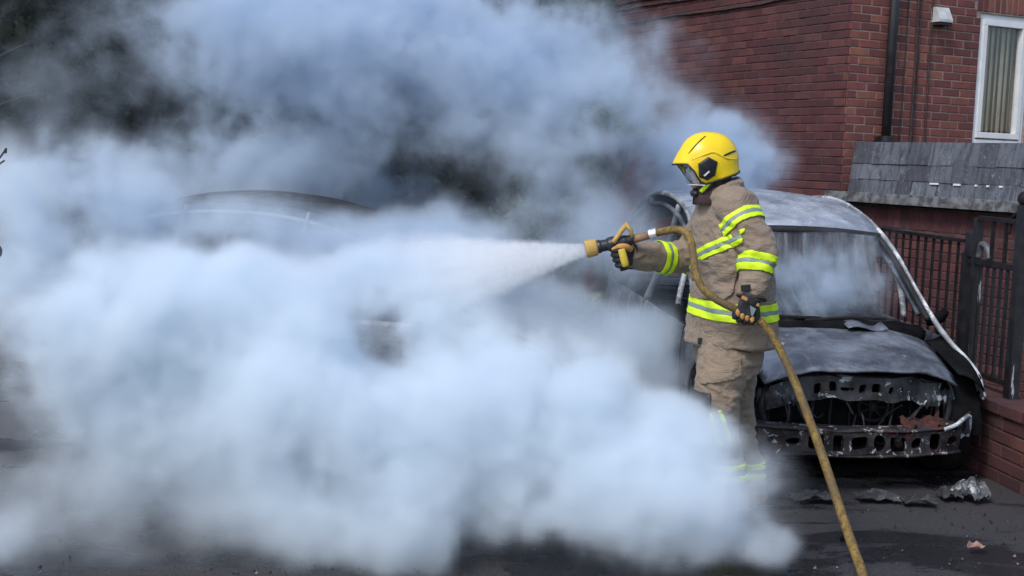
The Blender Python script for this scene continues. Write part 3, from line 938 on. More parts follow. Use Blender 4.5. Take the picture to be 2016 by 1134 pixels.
WHEEL_Y = (0.60, 2.98)
def belt(y):
    if y < 0.9: return float(np.interp(y, [0.22, 0.36, 0.5, 0.68, 0.9], [0.50, 0.575, 0.645, 0.70, 0.735]))
    return 0.72 + 0.065 * min(max((y - 0.3) / 2.6, 0), 1) + (0.06 if y > 3.0 else 0.0) * (y - 3.0)

def build_car():
    root = empty('burnt_car')
    # ---- bonnet
    P = []
    for i in range(15):
        a = i / 14.0
        row = []
        for j in range(25):
            b_ = -1 + 2 * j / 24.0
            hw = 0.535 + 0.115 * a
            y = 0.11 + 0.75 * a + (0.11 * (1 - a)) * b_ * b_
            z = 0.610 + 0.125 * a ** 0.8 + 0.045 * (1 - b_ * b_) - 0.045 * abs(b_) ** 6 + 0.012 * math.exp(-((abs(b_) - 0.55) / 0.12) ** 2)
            if a < 0.08: z -= 0.018
            row.append((b_ * hw, y, z))
        P.append(row)
    bon = sheet('bonnet', P, M_PANEL, root, 0.012, 0.009, 2.0)
    # ---- scuttle: charred tray and wiper stubs between bonnet and windscreen
    sc = MB()
    sc.tube(catmull([(-0.64, 0.90, 0.725), (-0.35, 0.85, 0.755), (0, 0.83, 0.765), (0.35, 0.85, 0.755), (0.64, 0.90, 0.725)], 6), 0.05, 8, flat=0.8)
    sc.tube(catmull([(-0.62, 1.0, 0.765), (0, 0.94, 0.80), (0.62, 1.0, 0.765)], 8), [0.022 + 0.008 * math.sin(i * 1.9) for i in range(17)], 6)
    sc.build('scuttle', M_SOOT, root, smooth=True)
    for (x0, x1) in ((-0.1, 0.42), (-0.55, -0.08)):
        MB().tube(catmull([(x0, 0.845, 0.81), ((x0 + x1) / 2, 0.87, 0.83), (x1, 0.92, 0.82)], 5), 0.009, 6).build('wiper_arm', M_CHAR, root)
    # pale curled flake of burnt insulation lying on the rear of the bonnet
    P = [[(0.12 + 0.03 * i, 0.74 + 0.028 * j, 0.785 + 0.012 * math.sin(i * 0.8) + 0.006 * j) for j in range(5)] for i in range(9)]
    sheet('insulation_flake', P, M_PANEL, bon, 0.006, 0.006, 5.0)
    # ---- roof rails with A pillars, both sides
    for s in (-1, 1):
        pts = [(s * (p[0] + 0.010), p[1], p[2] + 0.014) for p in RAILC]
        mb = MB(); mb.tube(pts, [min(0.016, 0.007 + 0.0005 * i) + 0.003 * math.sin(i * 0.21) for i in range(len(pts))], 10, flat=0.8)
        o = mb.build('roof_rail', M_PILLAR, root, smooth=True)
        # inner screen flange
        pts = [(s * (p[0] - 0.014), p[1] + 0.012, p[2] + 0.004) for p in RAILC if 0.9 < p[1] < 1.56]
        MB().tube(pts, 0.020, 6).build('screen_flange', M_CHAR, o, smooth=True)
        # B, quarter and C pillars
        for (y0, y1, w) in ((1.98, 2.12, 0.028), (2.78, 2.95, 0.036)):
            top = rail_at(y0)
            mb = MB(); mb.tube(catmull([(s * body_x(y1, 0.78), y1, belt(y1)), (s * (top[0] + 0.06), (y0 + y1) / 2, (belt(y1) + top[2]) / 2), (s * top[0], y0, top[2] - 0.01)], 6), w, 8, flat=0.5)
            mb.build('pillar', M_PANEL, root, smooth=True)
        top = rail_at(1.42)
        MB().tube(catmull([(s * 0.735, 1.36, 0.78), (s * 0.70, 1.37, 0.98), (s * top[0], 1.42, top[2] - 0.01)], 5), 0.019, 6).build('quarter_pillar', M_PILLAR, root, smooth=True)
        # door frame arch set just inside the rail
        pts = [(s * (p[0] + 0.012), p[1] + 0.06, p[2] - 0.065) for p in RAILC if 1.0 < p[1] < 3.3]
        MB().tube(pts, 0.018, 6).build('door_frame', M_PANEL, root, smooth=True)
    # ---- roof skin and header
    ys = np.linspace(1.50, 3.30, 19)
    P = []
    for y in ys:
        r = rail_at(y)
        P.append([(x * r[0], y - 0.05 * (1 - x * x) * max(0, 1 - (y - 1.5) / 0.6), r[2] + 0.012 + 0.042 * (1 - x * x)) for x in np.linspace(-1, 1, 17)])
    sheet('roof', P, M_ROOF, root, 0.012, 0.007, 7.0)
    r = rail_at(1.52)
    MB().tube(catmull([(-r[0], 1.52, r[2] - 0.005), (-0.3, 1.47, r[2] + 0.022), (0, 1.455, r[2] + 0.03), (0.3, 1.47, r[2] + 0.022), (r[0], 1.52, r[2] - 0.005)], 6), 0.026, 8).build('header_rail', M_CHAR, root, smooth=True)
    # ---- rear hatch frame and tail panel
    for z, yy, hw in ((1.30, 3.30, 0.57), (0.86, 3.62, 0.66)):
        MB().tube([(-hw, yy, z), (0, yy + 0.05, z + 0.015), (hw, yy, z)], 0.03, 8).build('hatch_bar', M_PANEL, root, smooth=True)
    P = [[(x * (0.68 - 0.02 * k), 3.66 + 0.05 * math.sin(k) - 0.10 * x * x, 0.28 + 0.1 * k) for x in np.linspace(-1, 1, 11)] for k in range(6)]
    sheet('tail_panel', P, M_PANEL, root, 0.01, 0.008, 11.0)
    # ---- flanks: grid with wheel arches left open
    for s in (-1, 1):
        ys = np.linspace(0.22, 3.66, 87); zs = np.linspace(0.18, 1.0, 17)
        P = []
        for y in ys:
            bz = belt(y)
            row = []
            for k in range(17):
                z = 0.20 + (bz - 0.20) * k / 16.0
                yy, zz = y, z
                for wy in WHEEL_Y:
                    d = math.hypot(y - wy, z - 0.27)
                    if 0.24 < d < 0.345 and z > 0.15:          # snap to the arch edge
                        q = 0.345 / d
                        yy, zz = wy + (y - wy) * q, 0.27 + (z - 0.27) * q
                row.append((s * body_x(yy, min(zz, bz)), yy, zz))
            P.append(row)
        def skip(i, j, P=P, s=s):
            c = [(P[a][b_][1], P[a][b_][2]) for a in (i, i + 1) for b_ in (j, j + 1)]
            cy_, cz_ = sum(q[0] for q in c) / 4, sum(q[1] for q in c) / 4
            for wy in WHEEL_Y:
                if math.hypot(cy_ - wy, cz_ - 0.27) < 0.345: return True
            if s > 0 and cy_ < 0.42 and cz_ < 0.50: return True     # corner torn away with the bumper
            if s < 0 and cy_ < 0.36 and cz_ < 0.46: return True
            return False
        fl = sheet('flank', P, M_PANEL, root, 0.008, 0.005, 13.0 + s, skip)
        # top of the wing, between bonnet edge and flank
        P = []
        for y in np.linspace(0.24, 0.86, 9):
            a = (y - 0.11) / 0.75
            xi = 0.533 + 0.115 * min(max(a, 0), 1); zi = 0.572 + 0.125 * max(a, 0.01) ** 0.8
            xo = body_x(y, belt(y))
            P.append([(s * (xi + (xo - xi) * k / 4), y, zi + 0.006 + (belt(y) - zi) * (k / 4) ** 2 * (1 if y > 0 else 1)) for k in range(5)])
        sheet('wing_top', P, M_SOOT if s > 0 else M_PANEL, root, 0.008, 0.004, 19.0 + s)
        # flared wing lip: dark skin peeled outwards with a bright edge
        if s > 0:
            P = []
            for i in range(9):
                y = 0.34 + 0.075 * i
                x0 = body_x(y, belt(y)) + 0.004
                bul = 0.05 * math.sin(math.pi * i / 8)
                P.append([(x0 + bul * k / 4 + 0.004, y, belt(y) + 0.015 - 0.20 * (k / 4) ** 1.1) for k in range(5)])
            wl_ = sheet('wing_skin', P, M_SOOT, root, 0.006, 0.006, 23.0)
        # arch liner: dark tub above the wheel
        for wy in WHEEL_Y:
            P = []
            for k in range(13):
                a = math.pi * k / 12
                P.append([(s * x, wy + 0.34 * math.cos(a), 0.27 + 0.34 * math.sin(a)) for x in (0.50, 0.60, 0.72)])
            MB().grid(P).build('wheel_arch', M_SOOT, root, smooth=True)
        # sill
        MB().cbox((s * 0.71, 1.79, 0.19), (0.09, 1.72, 0.09), 0.02).build('sill', M_CHAR, root)
        # door gaps: thin dark seams standing as folded edges
        for y in (1.02, 2.10):
            pts = [(s * (body_x(y + 0.03 * k, 0.22 + 0.11 * k) + 0.006), y + 0.012 * k, 0.22 + (belt(y) - 0.22) * k / 5) for k in range(6)]
            MB().tube(pts, 0.007, 5).build('door_edge', M_SOOT, root)
        MB().cbox((s * 0.785, 1.86, 0.62), (0.02, 0.13, 0.03), 0.006).build('door_handle', M_CHAR, root)
        # door mirror stub
        MB().tube(catmull([(s * 0.75, 1.06, 0.78), (s * 0.80, 1.02, 0.82), (s * 0.84, 1.0, 0.87)], 4), [0.02, 0.022, 0.03, 0.034, 0.036, 0.034, 0.03, 0.025, 0.012], 8).build('mirror_stub', M_SOOT, root, smooth=True)
        # wheels
        for wy in WHEEL_Y:
            def lathe(prof, n=26):
                mb = MB(); rows = []
                for (xx, rr_) in prof:
                    rows.append([(s * (0.565 + xx), wy + rr_ * math.cos(2 * math.pi * k / n), 0.275 + rr_ * math.sin(2 * math.pi * k / n)) for k in range(n)])
                mb.rings(rows, cap=False); return mb
            wh = lathe([(0.145, 0.0), (0.145, 0.05), (0.13, 0.06), (0.125, 0.17), (0.145, 0.19), (0.15, 0.205), (0.135, 0.21), (0.12, 0.195), (0.02, 0.19), (0.0, 0.21)]).build('wheel', M_CHAR, root, smooth=True)
            ty = lathe([(0.0, 0.20), (-0.005, 0.25), (0.02, 0.272), (0.08, 0.276), (0.13, 0.27), (0.16, 0.245), (0.158, 0.205)])
            ty.v = [tuple(Vector(p) + mnoise.noise_vector(Vector(p) * 7) * 0.012) for p in ty.v]
            ty.build('tyre', M_TYRE, wh, smooth=True)
    # ---- nose: slam panel with its openings
    zc, hz = 0.540, 0.062
    cells = []
    xs = [(-0.62 + 0.065 * k, -0.555 + 0.065 * k, None) for k in range(4)] + [(-0.36, -0.235, ('r', 0.024, 0.026)), (-0.235, -0.14, ('r', 0.027, 0.030)), (-0.14, -0.035, ('r', 0.044, 0.012)),
          (-0.035, 0.05, ('r', 0.024, 0.026)), (0.05, 0.14, ('r', 0.026, 0.027)), (0.14, 0.24, ('o', 0.019, 0.020)), (0.24, 0.32, ('o', 0.009, 0.009))] + [(0.32 + 0.06 * k, 0.38 + 0.06 * k, None) for k in range(5)]
    for (a, b_, h) in xs: cells.append((a, b_, zc - hz, zc + hz, h))
    mb = plate_holes(cells, 0.0)
    def slam(p):
        e = abs(p.x) / 0.62
        return Vector((p.x * 0.78 - 0.02, p.y + 0.16 + 0.10 * e ** 2, p.z - 0.012 - 0.06 * max(0, e - 0.62) * 2.0 + 0.006 * math.sin(p.x * 23))) + mnoise.noise_vector(p * 9) * 0.009 + mnoise.noise_vector(p * 3.1 + Vector((4, 4, 4))) * 0.022
    bend(mb, slam).build('slam_panel', M_PLATE, root)
    P = [[(x * 0.78 - 0.02, 0.17 + 0.10 * (abs(x) / .62) ** 2 + 0.03 * k, 0.588 + 0.004 * k - 0.05 * max(0, abs(x) / .62 - .62) * 2) for k in range(4)] for x in np.linspace(-0.6, 0.6, 25)]
    sheet('slam_top', P, M_PLATE, root, 0.006, 0.008, 31.0)
    # molten lamp remains under the slam panel, both corners
    rr = random.Random(4)
    for s in (-1, 1):
        mb = MB()
        for k in range(5):
            x = s * (0.37 + 0.040 * k)
            mb.tube(catmull([(x, 0.24 + 0.02 * k, 0.50), (x + s * 0.01, 0.22 + 0.02 * k, 0.47), (x + s * rr.uniform(-.01, .02), 0.23 + 0.02 * k, 0.43 - rr.uniform(0, 0.05))], 4), [0.022, 0.024, 0.02, 0.02, 0.018, 0.014, 0.01, 0.007, 0.003], 7)
        mb.build('molten_headlamp', M_PLATE, root, smooth=True)
        # struts from slam panel to beam, headlamp cavity edge
        MB().tube(catmull([(s * 0.50, 0.30, 0.52), (s * 0.53, 0.28, 0.43), (s * 0.51, 0.27, 0.33)], 5), 0.017, 6).build('front_strut', M_CHAR, root, smooth=True)
        MB().tube(catmull([(s * 0.55, 0.36, 0.56), (s * 0.575, 0.33, 0.47), (s * 0.56, 0.31, 0.38)], 5), 0.009, 6).build('front_strut', M_PLATE, root, smooth=True)
        MB().tube([(s * 0.33, 0.22, 0.59), (s * 0.50, 0.30, 0.49)], 0.008, 5).build('front_strut', M_PLATE, root)
    # radiator and fan behind the opening
    rad = MB(); rad.box((0, 0.40, 0.40), (0.98, 0.05, 0.34))
    ra = rad.build('radiator', M_SOOT, root)
    mb = MB()
    for k in range(28):
        a0 = 2 * math.pi * k / 28
        pass
    ring = [(0.13 + 0.085 * math.cos(2 * math.pi * k / 24), 0.355, 0.40 + 0.075 * math.sin(2 * math.pi * k / 24)) for k in range(25)]
    mb.tube(ring, 0.011, 6); mb.ball((0.13, 0.36, 0.40), (0.03, 0.02, 0.03), 10, 6)
    for k in range(7):
        a = 2 * math.pi * k / 7
        mb.tube([(0.13, 0.36, 0.40), (0.13 + 0.08 * math.cos(a), 0.36, 0.40 + 0.07 * math.sin(a))], 0.008, 4)
    mb.build('fan', M_CHAR, ra, smooth=True)
    for k in range(9):
        x = -0.46 + 0.115 * k
        MB().tube([(x, 0.365, 0.24), (x + rr.uniform(-.03, .03), 0.36, 0.56)], rr.uniform(0.005, 0.012), 5).build('bracket', M_CHAR, ra)
    # engine lumps
    mb = MB()
    for k in range(14):
        mb.ball((rr.uniform(-0.45, 0.45), rr.uniform(0.5, 0.75), rr.uniform(0.3, 0.58)), (rr.uniform(.05, .14), .08, rr.uniform(.04, .1)), 8, 6)
    mb.build('engine', M_SOOT, root)
    # ---- crash beam with round openings and a torn right end
    cells = []
    n = 10; x0 = -0.66; wd = 0.132
    kinds = [('o', 0.020, 0.018), ('o', 0.044, 0.022), ('r', 0.046, 0.040), ('r', 0.030, 0.044), ('r', 0.050, 0.034), ('o', 0.043, 0.046), ('r', 0.054, 0.040), ('o', 0.038, 0.030), ('r', 0.036, 0.049), ('o', 0.040, 0.026)]
    for k in range(n): cells.append((x0 + wd * k, x0 + wd * (k + 1), 0.235, 0.352, kinds[k]))
    mb = plate_holes(cells, 0.0)
    def beam(p):
        e = abs(p.x) / 0.66
        return Vector((p.x * 0.85 - 0.02, p.y + 0.03 + 0.13 * e ** 2.2, p.z - 0.025)) + mnoise.noise_vector(p * 8) * 0.010 + mnoise.noise_vector(p * 3.0) * 0.016
    bm_ = bend(mb, beam).build('crash_beam', M_BEAM, root)
    for (z, w) in ((0.362, 0.05), (0.228, 0.04)):
        P = [[(x * 0.85 - 0.02, 0.02 + 0.13 * (abs(x) / .66) ** 2.2 + w * k, z - 0.025 + 0.005 * k) for k in range(3)] for x in np.linspace(-0.68, 0.68, 31)]
        sheet('beam_flange', P, M_BEAM, bm_, 0.010, 0.008, 41.0 + z, dscale=6.0)
    mb = plate_holes([(0.0, 0.115, 0.0, 0.12, ('o', 0.028, 0.032))], 0.0)
    bend(mb, lambda p: Vector((0.535 + p.x * 0.8, 0.17 + p.x * 0.45, 0.26 + p.z + 0.3 * p.x)) + mnoise.noise_vector(p * 11) * 0.008).build('beam_end', M_PLATE, root)
    MB().tube(catmull([(0.42, 0.10, 0.335), (0.50, 0.13, 0.355), (0.57, 0.17, 0.385), (0.622, 0.22, 0.38), (0.63, 0.23, 0.32), (0.62, 0.23, 0.27)], 5), 0.012, 6).build('beam_tear', M_PILLAR, root, smooth=True)
    # burnt wiring and stubs hanging in the nose
    for k in range(16):
        x = rr.uniform(-0.48, 0.5); z = rr.uniform(0.36, 0.54); dx = rr.uniform(-0.16, 0.16)
        pts = [(x, rr.uniform(0.16, 0.3), z), (x + dx * 0.5, rr.uniform(0.12, 0.26), z - rr.uniform(0.03, 0.14)), (x + dx, rr.uniform(0.14, 0.3), z - rr.uniform(0.0, 0.2))]
        MB().tube(catmull(pts, 6), rr.uniform(0.003, 0.007), 5).build('burnt_wire', (M_CHAR, M_BEAM, M_PLATE)[k % 3], root, smooth=True)
    m_rust = worn('bright_rust', (0.018, 0.009, 0.008), (0.085, 0.022, 0.017), 30.0, 0.9, bump=0.8, bscale=40.0)
    P = [[(0.20 + 0.022 * i, 0.07 + 0.03 * j + 0.1 * (i / 14) ** 2, 0.345 + 0.010 * j + 0.04 * mnoise.noise(Vector((i * 0.7, j * 1.1, 4)))) for j in range(5)] for i in range(13)]
    sheet('rusty_tangle', P, m_rust, bm_, 0.006, 0.022, 77.0, dscale=11.0)
    # ---- lower void: subframe, undertray
    MB().box((0, 0.55, 0.155), (1.22, 0.5, 0.05)).build('subframe', M_SOOT, root)
    for s in (-0.55, -0.2, 0.25, 0.5):
        MB().tube(catmull([(s, 0.28, 0.24), (s + 0.02, 0.30, 0.20), (s + 0.05, 0.33, 0.16)], 4), [0.02, 0.02, 0.022, 0.026, 0.025, 0.02, 0.02, 0.014, 0.012], 6).build('hanging_bracket', M_CHAR, root, smooth=True)
    # ---- cabin: floor, bulkhead, dash rail, wheel, seat frames
    MB().box((0, 2.0, 0.21), (1.34, 2.9, 0.03)).build('floor_pan', M_SOOT, root)
    MB().box((0, 0.97, 0.50), (1.32, 0.04, 0.56)).build('bulkhead', M_SOOT, root)
    MB().tube(catmull([(-0.62, 1.18, 0.74), (-0.2, 1.14, 0.79), (0.3, 1.14, 0.78), (0.62, 1.18, 0.74)], 6), 0.045, 8).build('dash_rail', M_CHAR, root, smooth=True)
    tilt = Matrix.Rotation(R(28), 4, 'X')
    mb = MB(); mb.tube([Vector((0.33, 1.36, 0.80)) + tilt @ Vector((0.17 * math.cos(a), 0, 0.17 * math.sin(a))) for a in np.linspace(0, 2 * math.pi, 29)], 0.012, 6, cap=False)
    mb.tube([(0.33, 1.2, 0.74), (0.33, 1.36, 0.80)], 0.02, 6)
    mb.build('steering_wheel', M_CHAR, root, smooth=True)
    for (x, y) in ((-0.33, 1.95), (0.33, 1.95), (-0.33, 2.8), (0.33, 2.8)):
        mb = MB()
        for dx in (-0.2, 0.2):
            mb.tube(catmull([(x + dx, y - 0.45, 0.36), (x + dx, y, 0.34), (x + dx * 0.9, y + 0.18, 0.70), (x + dx * 0.6, y + 0.26, 0.98)], 5), 0.015, 6)
        mb.tube([(x - 0.12, y + 0.26, 0.98), (x + 0.12, y + 0.26, 0.98)], 0.015, 6)
        for k in range(5): mb.tube([(x - 0.19, y + 0.05 + 0.045 * k, 0.42 + 0.12 * k), (x + 0.19, y + 0.05 + 0.045 * k, 0.42 + 0.12 * k)], 0.006, 5)
        for k in range(4): mb.tube([(x - 0.2, y - 0.4 + 0.12 * k, 0.345), (x + 0.2, y - 0.4 + 0.12 * k, 0.345)], 0.006, 5)
        for dx in (-0.2, 0.2): mb.tube([(x + dx, y - 0.2, 0.2), (x + dx, y - 0.2, 0.36)], 0.015, 5)
        mb.build('seat_frame', M_CHAR, root, smooth=True)
    # ---- crazed windscreen sagging from the header, torn away at one lower corner
    P = []
    for i in range(20):
        a = i / 19.0
        y = 1.46 - 0.50 * a + 0.10 * math.sin(math.pi * a)
        z = 1.285 - 0.50 * a - 0.05 * math.sin(math.pi * a)
        hw = 0.575 + 0.095 * a
        P.append([(b_ * hw, y - 0.05 * (1 - b_ * b_), z + 0.01 * (1 - b_ * b_)) for b_ in np.linspace(-1, 1, 25)])
    def torn(i, j):
        a, b_ = i / 19.0, -1 + 2 * j / 24.0
        return b_ > 0.50 - 0.9 * (a - 0.75) * (1 if a > 0.2 else 1.2) - 0.25 * math.sin(a * 9) * 0.4 and (a > 0.16 + 0.1 * math.sin(j * 2.3))
    o = sheet('windscreen', P, M_SCREEN, root, 0.004, 0.012, 61.0, torn, dscale=4.0)
    return root

CAR_A = build_car()
_p = at(1722, 900, 6.36)
CAR_A.location = (_p.x, 6.36, 0.0)
CAR_A.rotation_euler = (0, 0, R(7.2))
tag(CAR_A, 'burnt-out pale grey hatchback with stripped nose beside the boundary wall', 'car', 'burnt cars')
CAR_B = copy_tree(CAR_A)
CAR_B.location = (0.62, 8.0, 0.0)
CAR_B.rotation_euler = (0, 0, R(88))
CAR_B.scale = (0.93, 0.93, 0.93)
for _o in CAR_B.children_recursive:
    if _o.type == 'MESH' and _o.data.materials and _o.data.materials[0] in (M_PILLAR, M_ROOF):
        _o.material_slots[0].link = 'OBJECT'; _o.material_slots[0].material = M_CHAR
tag(CAR_B, 'burnt-out car seen side-on, mostly hidden in thick smoke', 'car', 'burnt cars')
# ------------------------------------------------------------------ the firefighter
PY = 5.9
PS = FPX / PY                                         # photo pixels per metre at the figure
PB = at(1440, 1028, PY); PB.z = 0.0
def W(px, py, Y=PY): return at(px, py, Y) - PB        # in the figure's own coordinates

def fabric_mat(name, a, b_, soil, bump=0.25):
    m, t, b, out = new_mat(name)
    tc = t.n('ShaderNodeTexCoord').outputs['Object']
    col = t.mix(t.step(t.noise(tc, 5.0, 5.0, 0.6), 0.3, 0.7), c4(a), c4(b_))
    col = t.mix(t.step(t.noise(t.vmath('ADD', tc, (3, 1, 7)), 9.0, 6.0, 0.7, 0.6), 0.52, 0.76, 0.0, 0.65), col, c4(soil))
    col = t.mix(t.step(t.noise(tc, 160.0, 2.0), 0.3, 0.7, 0.0, 0.25), col, c4((a[0] * 0.6, a[1] * 0.6, a[2] * 0.6)))
    t.set(b.inputs['Base Color'], col)
    b.inputs['Roughness'].default_value = 0.9
    b.inputs['Specular IOR Level'].default_value = 0.2
    b.inputs['Sheen Weight'].default_value = 0.15
    cr = t.noise(t.vmath('MULTIPLY', tc, (1.0, 1.0, 1.9)), 11.0, 3.0, 0.5, 0.7)
    cr = t.math('ABSOLUTE', t.math('SUBTRACT', cr, 0.5))
    h = t.math('ADD', t.math('ADD', t.noise(tc, 34.0, 4.0, 0.6), t.math('MULTIPLY', t.noise(tc, 300.0, 1.0), 0.35)), t.math('MULTIPLY', cr, 5.0))
    t.set(b.inputs['Normal'], t.n('ShaderNodeBump', {'Strength': bump * 2.0, 'Distance': 0.01, 'Height': h}))
    return m
M_TUNIC = fabric_mat('tan_fire_fabric', (0.215, 0.168, 0.126), (0.285, 0.226, 0.172), (0.105, 0.080, 0.062))
M_TROUSER = fabric_mat('tan_trouser_fabric', (0.235, 0.180, 0.130), (0.305, 0.238, 0.175), (0.125, 0.083, 0.060))
def stripe_mat(name, c, em=0.0):
    m, t, b, out = new_mat(name)
    tc = t.n('ShaderNodeTexCoord').outputs['Object']
    col = t.mix(t.step(t.noise(tc, 22.0, 4.0, 0.6), 0.4, 0.8, 0.0, 0.45), c4(c), c4((c[0] * 0.62, c[1] * 0.66, c[2] * 0.6)))
    t.set(b.inputs['Base Color'], col)
    b.inputs['Roughness'].default_value = 0.55
    return m
M_LIME = stripe_mat('lime_fluorescent_tape', (0.66, 0.90, 0.012))
M_SILVER = stripe_mat('silver_reflective_tape', (0.20, 0.27, 0.27))
M_GLOVE = worn('black_glove', (0.012, 0.012, 0.014), (0.032, 0.031, 0.034), 12.0, 0.75, bump=0.5, bscale=60.0)
M_ORANGE = worn('tan_orange_leather', (0.42, 0.20, 0.055), (0.56, 0.29, 0.09), 14.0, 0.7, bump=0.4, bscale=50.0, c3=(0.10, 0.05, 0.02), s3=30.0, lo3=0.6, hi3=0.72)
M_HELMET = worn('yellow_helmet_shell', (0.80, 0.56, 0.008), (0.86, 0.63, 0.012), 5.0, 0.32, bump=0.05, bscale=30.0, c3=(0.30, 0.21, 0.03), s3=9.0, lo3=0.60, hi3=0.86)
M_BLKPLASTIC = worn('black_plastic', (0.010, 0.011, 0.014), (0.02, 0.022, 0.026), 9.0, 0.4)
M_HOOD = worn('dark_flash_hood', (0.035, 0.020, 0.022), (0.065, 0.038, 0.038), 10.0, 0.9, bump=0.5, bscale=45.0)
M_SKIN = worn('skin', (0.42, 0.25, 0.18), (0.50, 0.31, 0.23), 8.0, 0.5)
M_RUBBER = worn('black_rubber', (0.012, 0.012, 0.013), (0.03, 0.03, 0.03), 8.0, 0.6)

def ring_at(c, ax, a, b_, n=28, ex=2.3, axis=None):
    """Superellipse ring round c: semi-axis a along ax, b_ along the third direction; axis is the ring's normal."""
    N = Vector(axis).normalized() if axis is not None else Vector((0, 0, 1))
    A = Vector(ax); A = (A - N * A.dot(N)).normalized(); B = N.cross(A)
    out = []
    for k in range(n):
        t = 2 * math.pi * k / n
        cs, sn = math.cos(t), math.sin(t)
        out.append(Vector(c) + A * a * math.copysign(abs(cs) ** (2 / ex), cs) + B * b_ * math.copysign(abs(sn) ** (2 / ex), sn))
    return out

YAW = R(28)                                           # the chest is turned this much towards the camera
FWD = Vector((-math.cos(YAW), -math.sin(YAW), 0))
LEFT = Vector((math.sin(YAW), -math.cos(YAW), 0))
KH = math.sqrt((1.32 * math.sin(YAW)) ** 2 + math.cos(YAW) ** 2)
def torso_rings(rows, Y=PY):
    out = []
    for (py, x0, x1) in rows:
        h = (x1 - x0) / 2 / (FPX / Y); b_ = h / KH
        out.append(ring_at(W((x0 + x1) / 2, py, Y), LEFT, 1.32 * b_, b_))
    return out

def remeshed(mb, name, vox=0.008, smooth_it=6, fac=0.5):
    me = mb.mesh(name)
    me = modded(me, [('REMESH', {'mode': 'VOXEL', 'voxel_size': vox, 'use_smooth_shade': True}), ('SMOOTH', {'iterations': smooth_it, 'factor': fac})])
    return me

def wrinkle(me, fn):
    n = len(me.vertices)
    co = np.empty(n * 3); me.vertices.foreach_get('co', co); co = co.reshape(-1, 3)
    no = np.array([v.normal[:] for v in me.vertices])
    d = np.array([fn(Vector(co[i]), Vector(no[i])) for i in range(n)])
    co = co + no * d[:, None]
    me.vertices.foreach_set('co', co.ravel())
    me.update()
    me.polygons.foreach_set('use_smooth', [True] * len(me.polygons))

def ridged(p): return 1.0 - 2.0 * abs(mnoise.noise(p))

def seg_dist(p, a, b):
    ab = b - a; k = max(0.0, min(1.0, (p - a).dot(ab) / ab.length_squared))
    return (p - (a + ab * k)).length

def path_dist(p, pts):
    return min(seg_dist(p, pts[i], pts[i + 1]) for i in range(len(pts) - 1))

def strip(src, name, planes, keep, mat, parent, off=0.003, thick=0.003):
    """Part of src's surface between planes [(point, outward normal)...], lifted off it: tape sewn on cloth."""
    bm = bmesh.new(); bm.from_mesh(src)
    if keep is not None:
        dead = [f for f in bm.faces if not keep(f.calc_center_median(), f.normal)]
        bmesh.ops.delete(bm, geom=dead, context='FACES')
    for (co, no) in planes:
        g = list(bm.verts) + list(bm.edges) + list(bm.faces)
        bmesh.ops.bisect_plane(bm, geom=g, dist=1e-5, plane_co=co, plane_no=no, clear_outer=True)
    bm.normal_update()
    ns = {v: v.normal.copy() for v in bm.verts}
    for v in bm.verts: v.co += ns[v] * off
    me = bpy.data.meshes.new(name)
    bm.to_mesh(me); bm.free()
    if len(me.polygons) == 0: return None
    me.materials.clear()
    me = modded(me, [('SOLIDIFY', {'thickness': thick, 'offset': 1.0})])
    me.polygons.foreach_set('use_smooth', [True] * len(me.polygons))
    me.materials.clear(); me.materials.append(mat)
    return link_mesh(name, me, None, parent)

def bands(src, centre, axis, keep, parent, w=0.030, gap=0.020):
    """Lime, silver, lime tape round a limb; axis is the limb's direction."""
    n = Vector(axis).normalized(); c = Vector(centre)
    a = gap / 2
    for (lo, hi, m, nm, off) in ((-a - w, -a, M_LIME, 'lime_stripe', 0.004), (a, a + w, M_LIME, 'lime_stripe', 0.004), (-a, a, M_SILVER, 'silver_stripe', 0.0035)):
        strip(src, nm, [(c + n * hi, n), (c + n * lo, -n)], keep, m, parent, off=off)

# ---- limb centre lines (figure coordinates) with radii
def limb(rows): return [W(x, y, Y) for (x, y, Y, r) in rows], [r for (x, y, Y, r) in rows]
SL_L = [(1444, 408, 5.82, 0.088), (1458, 430, 5.77, 0.088), (1474, 458, 5.73, 0.082), (1488, 480, 5.70, 0.079), (1493, 500, 5.68, 0.077), (1489, 525, 5.66, 0.073), (1485, 550, 5.645, 0.069), (1481, 574, 5.635, 0.066), (1479, 584, 5.63, 0.065)]
SL_R = [(1412, 418, 6.00, 0.092), (1392, 452, 6.08, 0.088), (1372, 484, 6.12, 0.080), (1350, 502, 6.12, 0.072), (1320, 506, 6.09, 0.066), (1285, 505, 6.04, 0.064), (1250, 504, 5.99, 0.062), (1240, 503, 5.98, 0.062)]
LEG_L = [(1432, 690, 5.82, 0.135), (1424, 722, 5.80, 0.128), (1415, 755, 5.78, 0.116), (1410, 790, 5.77, 0.108), (1412, 815, 5.77, 0.098), (1417, 845, 5.78, 0.088), (1425, 880, 5.79, 0.082), (1432, 920, 5.80, 0.081), (1437, 960, 5.81, 0.083), (1439, 995, 5.81, 0.086)]
LEG_R = [(1438, 690, 5.98, 0.128), (1440, 730, 6.00, 0.118), (1441, 765, 6.02, 0.104), (1444, 800, 6.03, 0.088), (1450, 830, 6.04, 0.082), (1458, 865, 6.05, 0.077), (1466, 900, 6.06, 0.076), (1473, 940, 6.06, 0.079), (1477, 985, 6.06, 0.083)]
def tube_limb(mb, rows, n=18, k=1.0, flat=1.0):
    c = catmull([tuple(W(x, y, Y)) + (r * k,) for (x, y, Y, r) in rows], 5)
    mb.tube([q[:3] for q in c], [q[3] for q in c], n, flat=flat)
    return [Vector(q[:3]) for q in c]

FIRE = empty('person', PB)
tag(FIRE, 'person in tan fire kit and yellow helmet aiming a hose into the smoke', 'person')

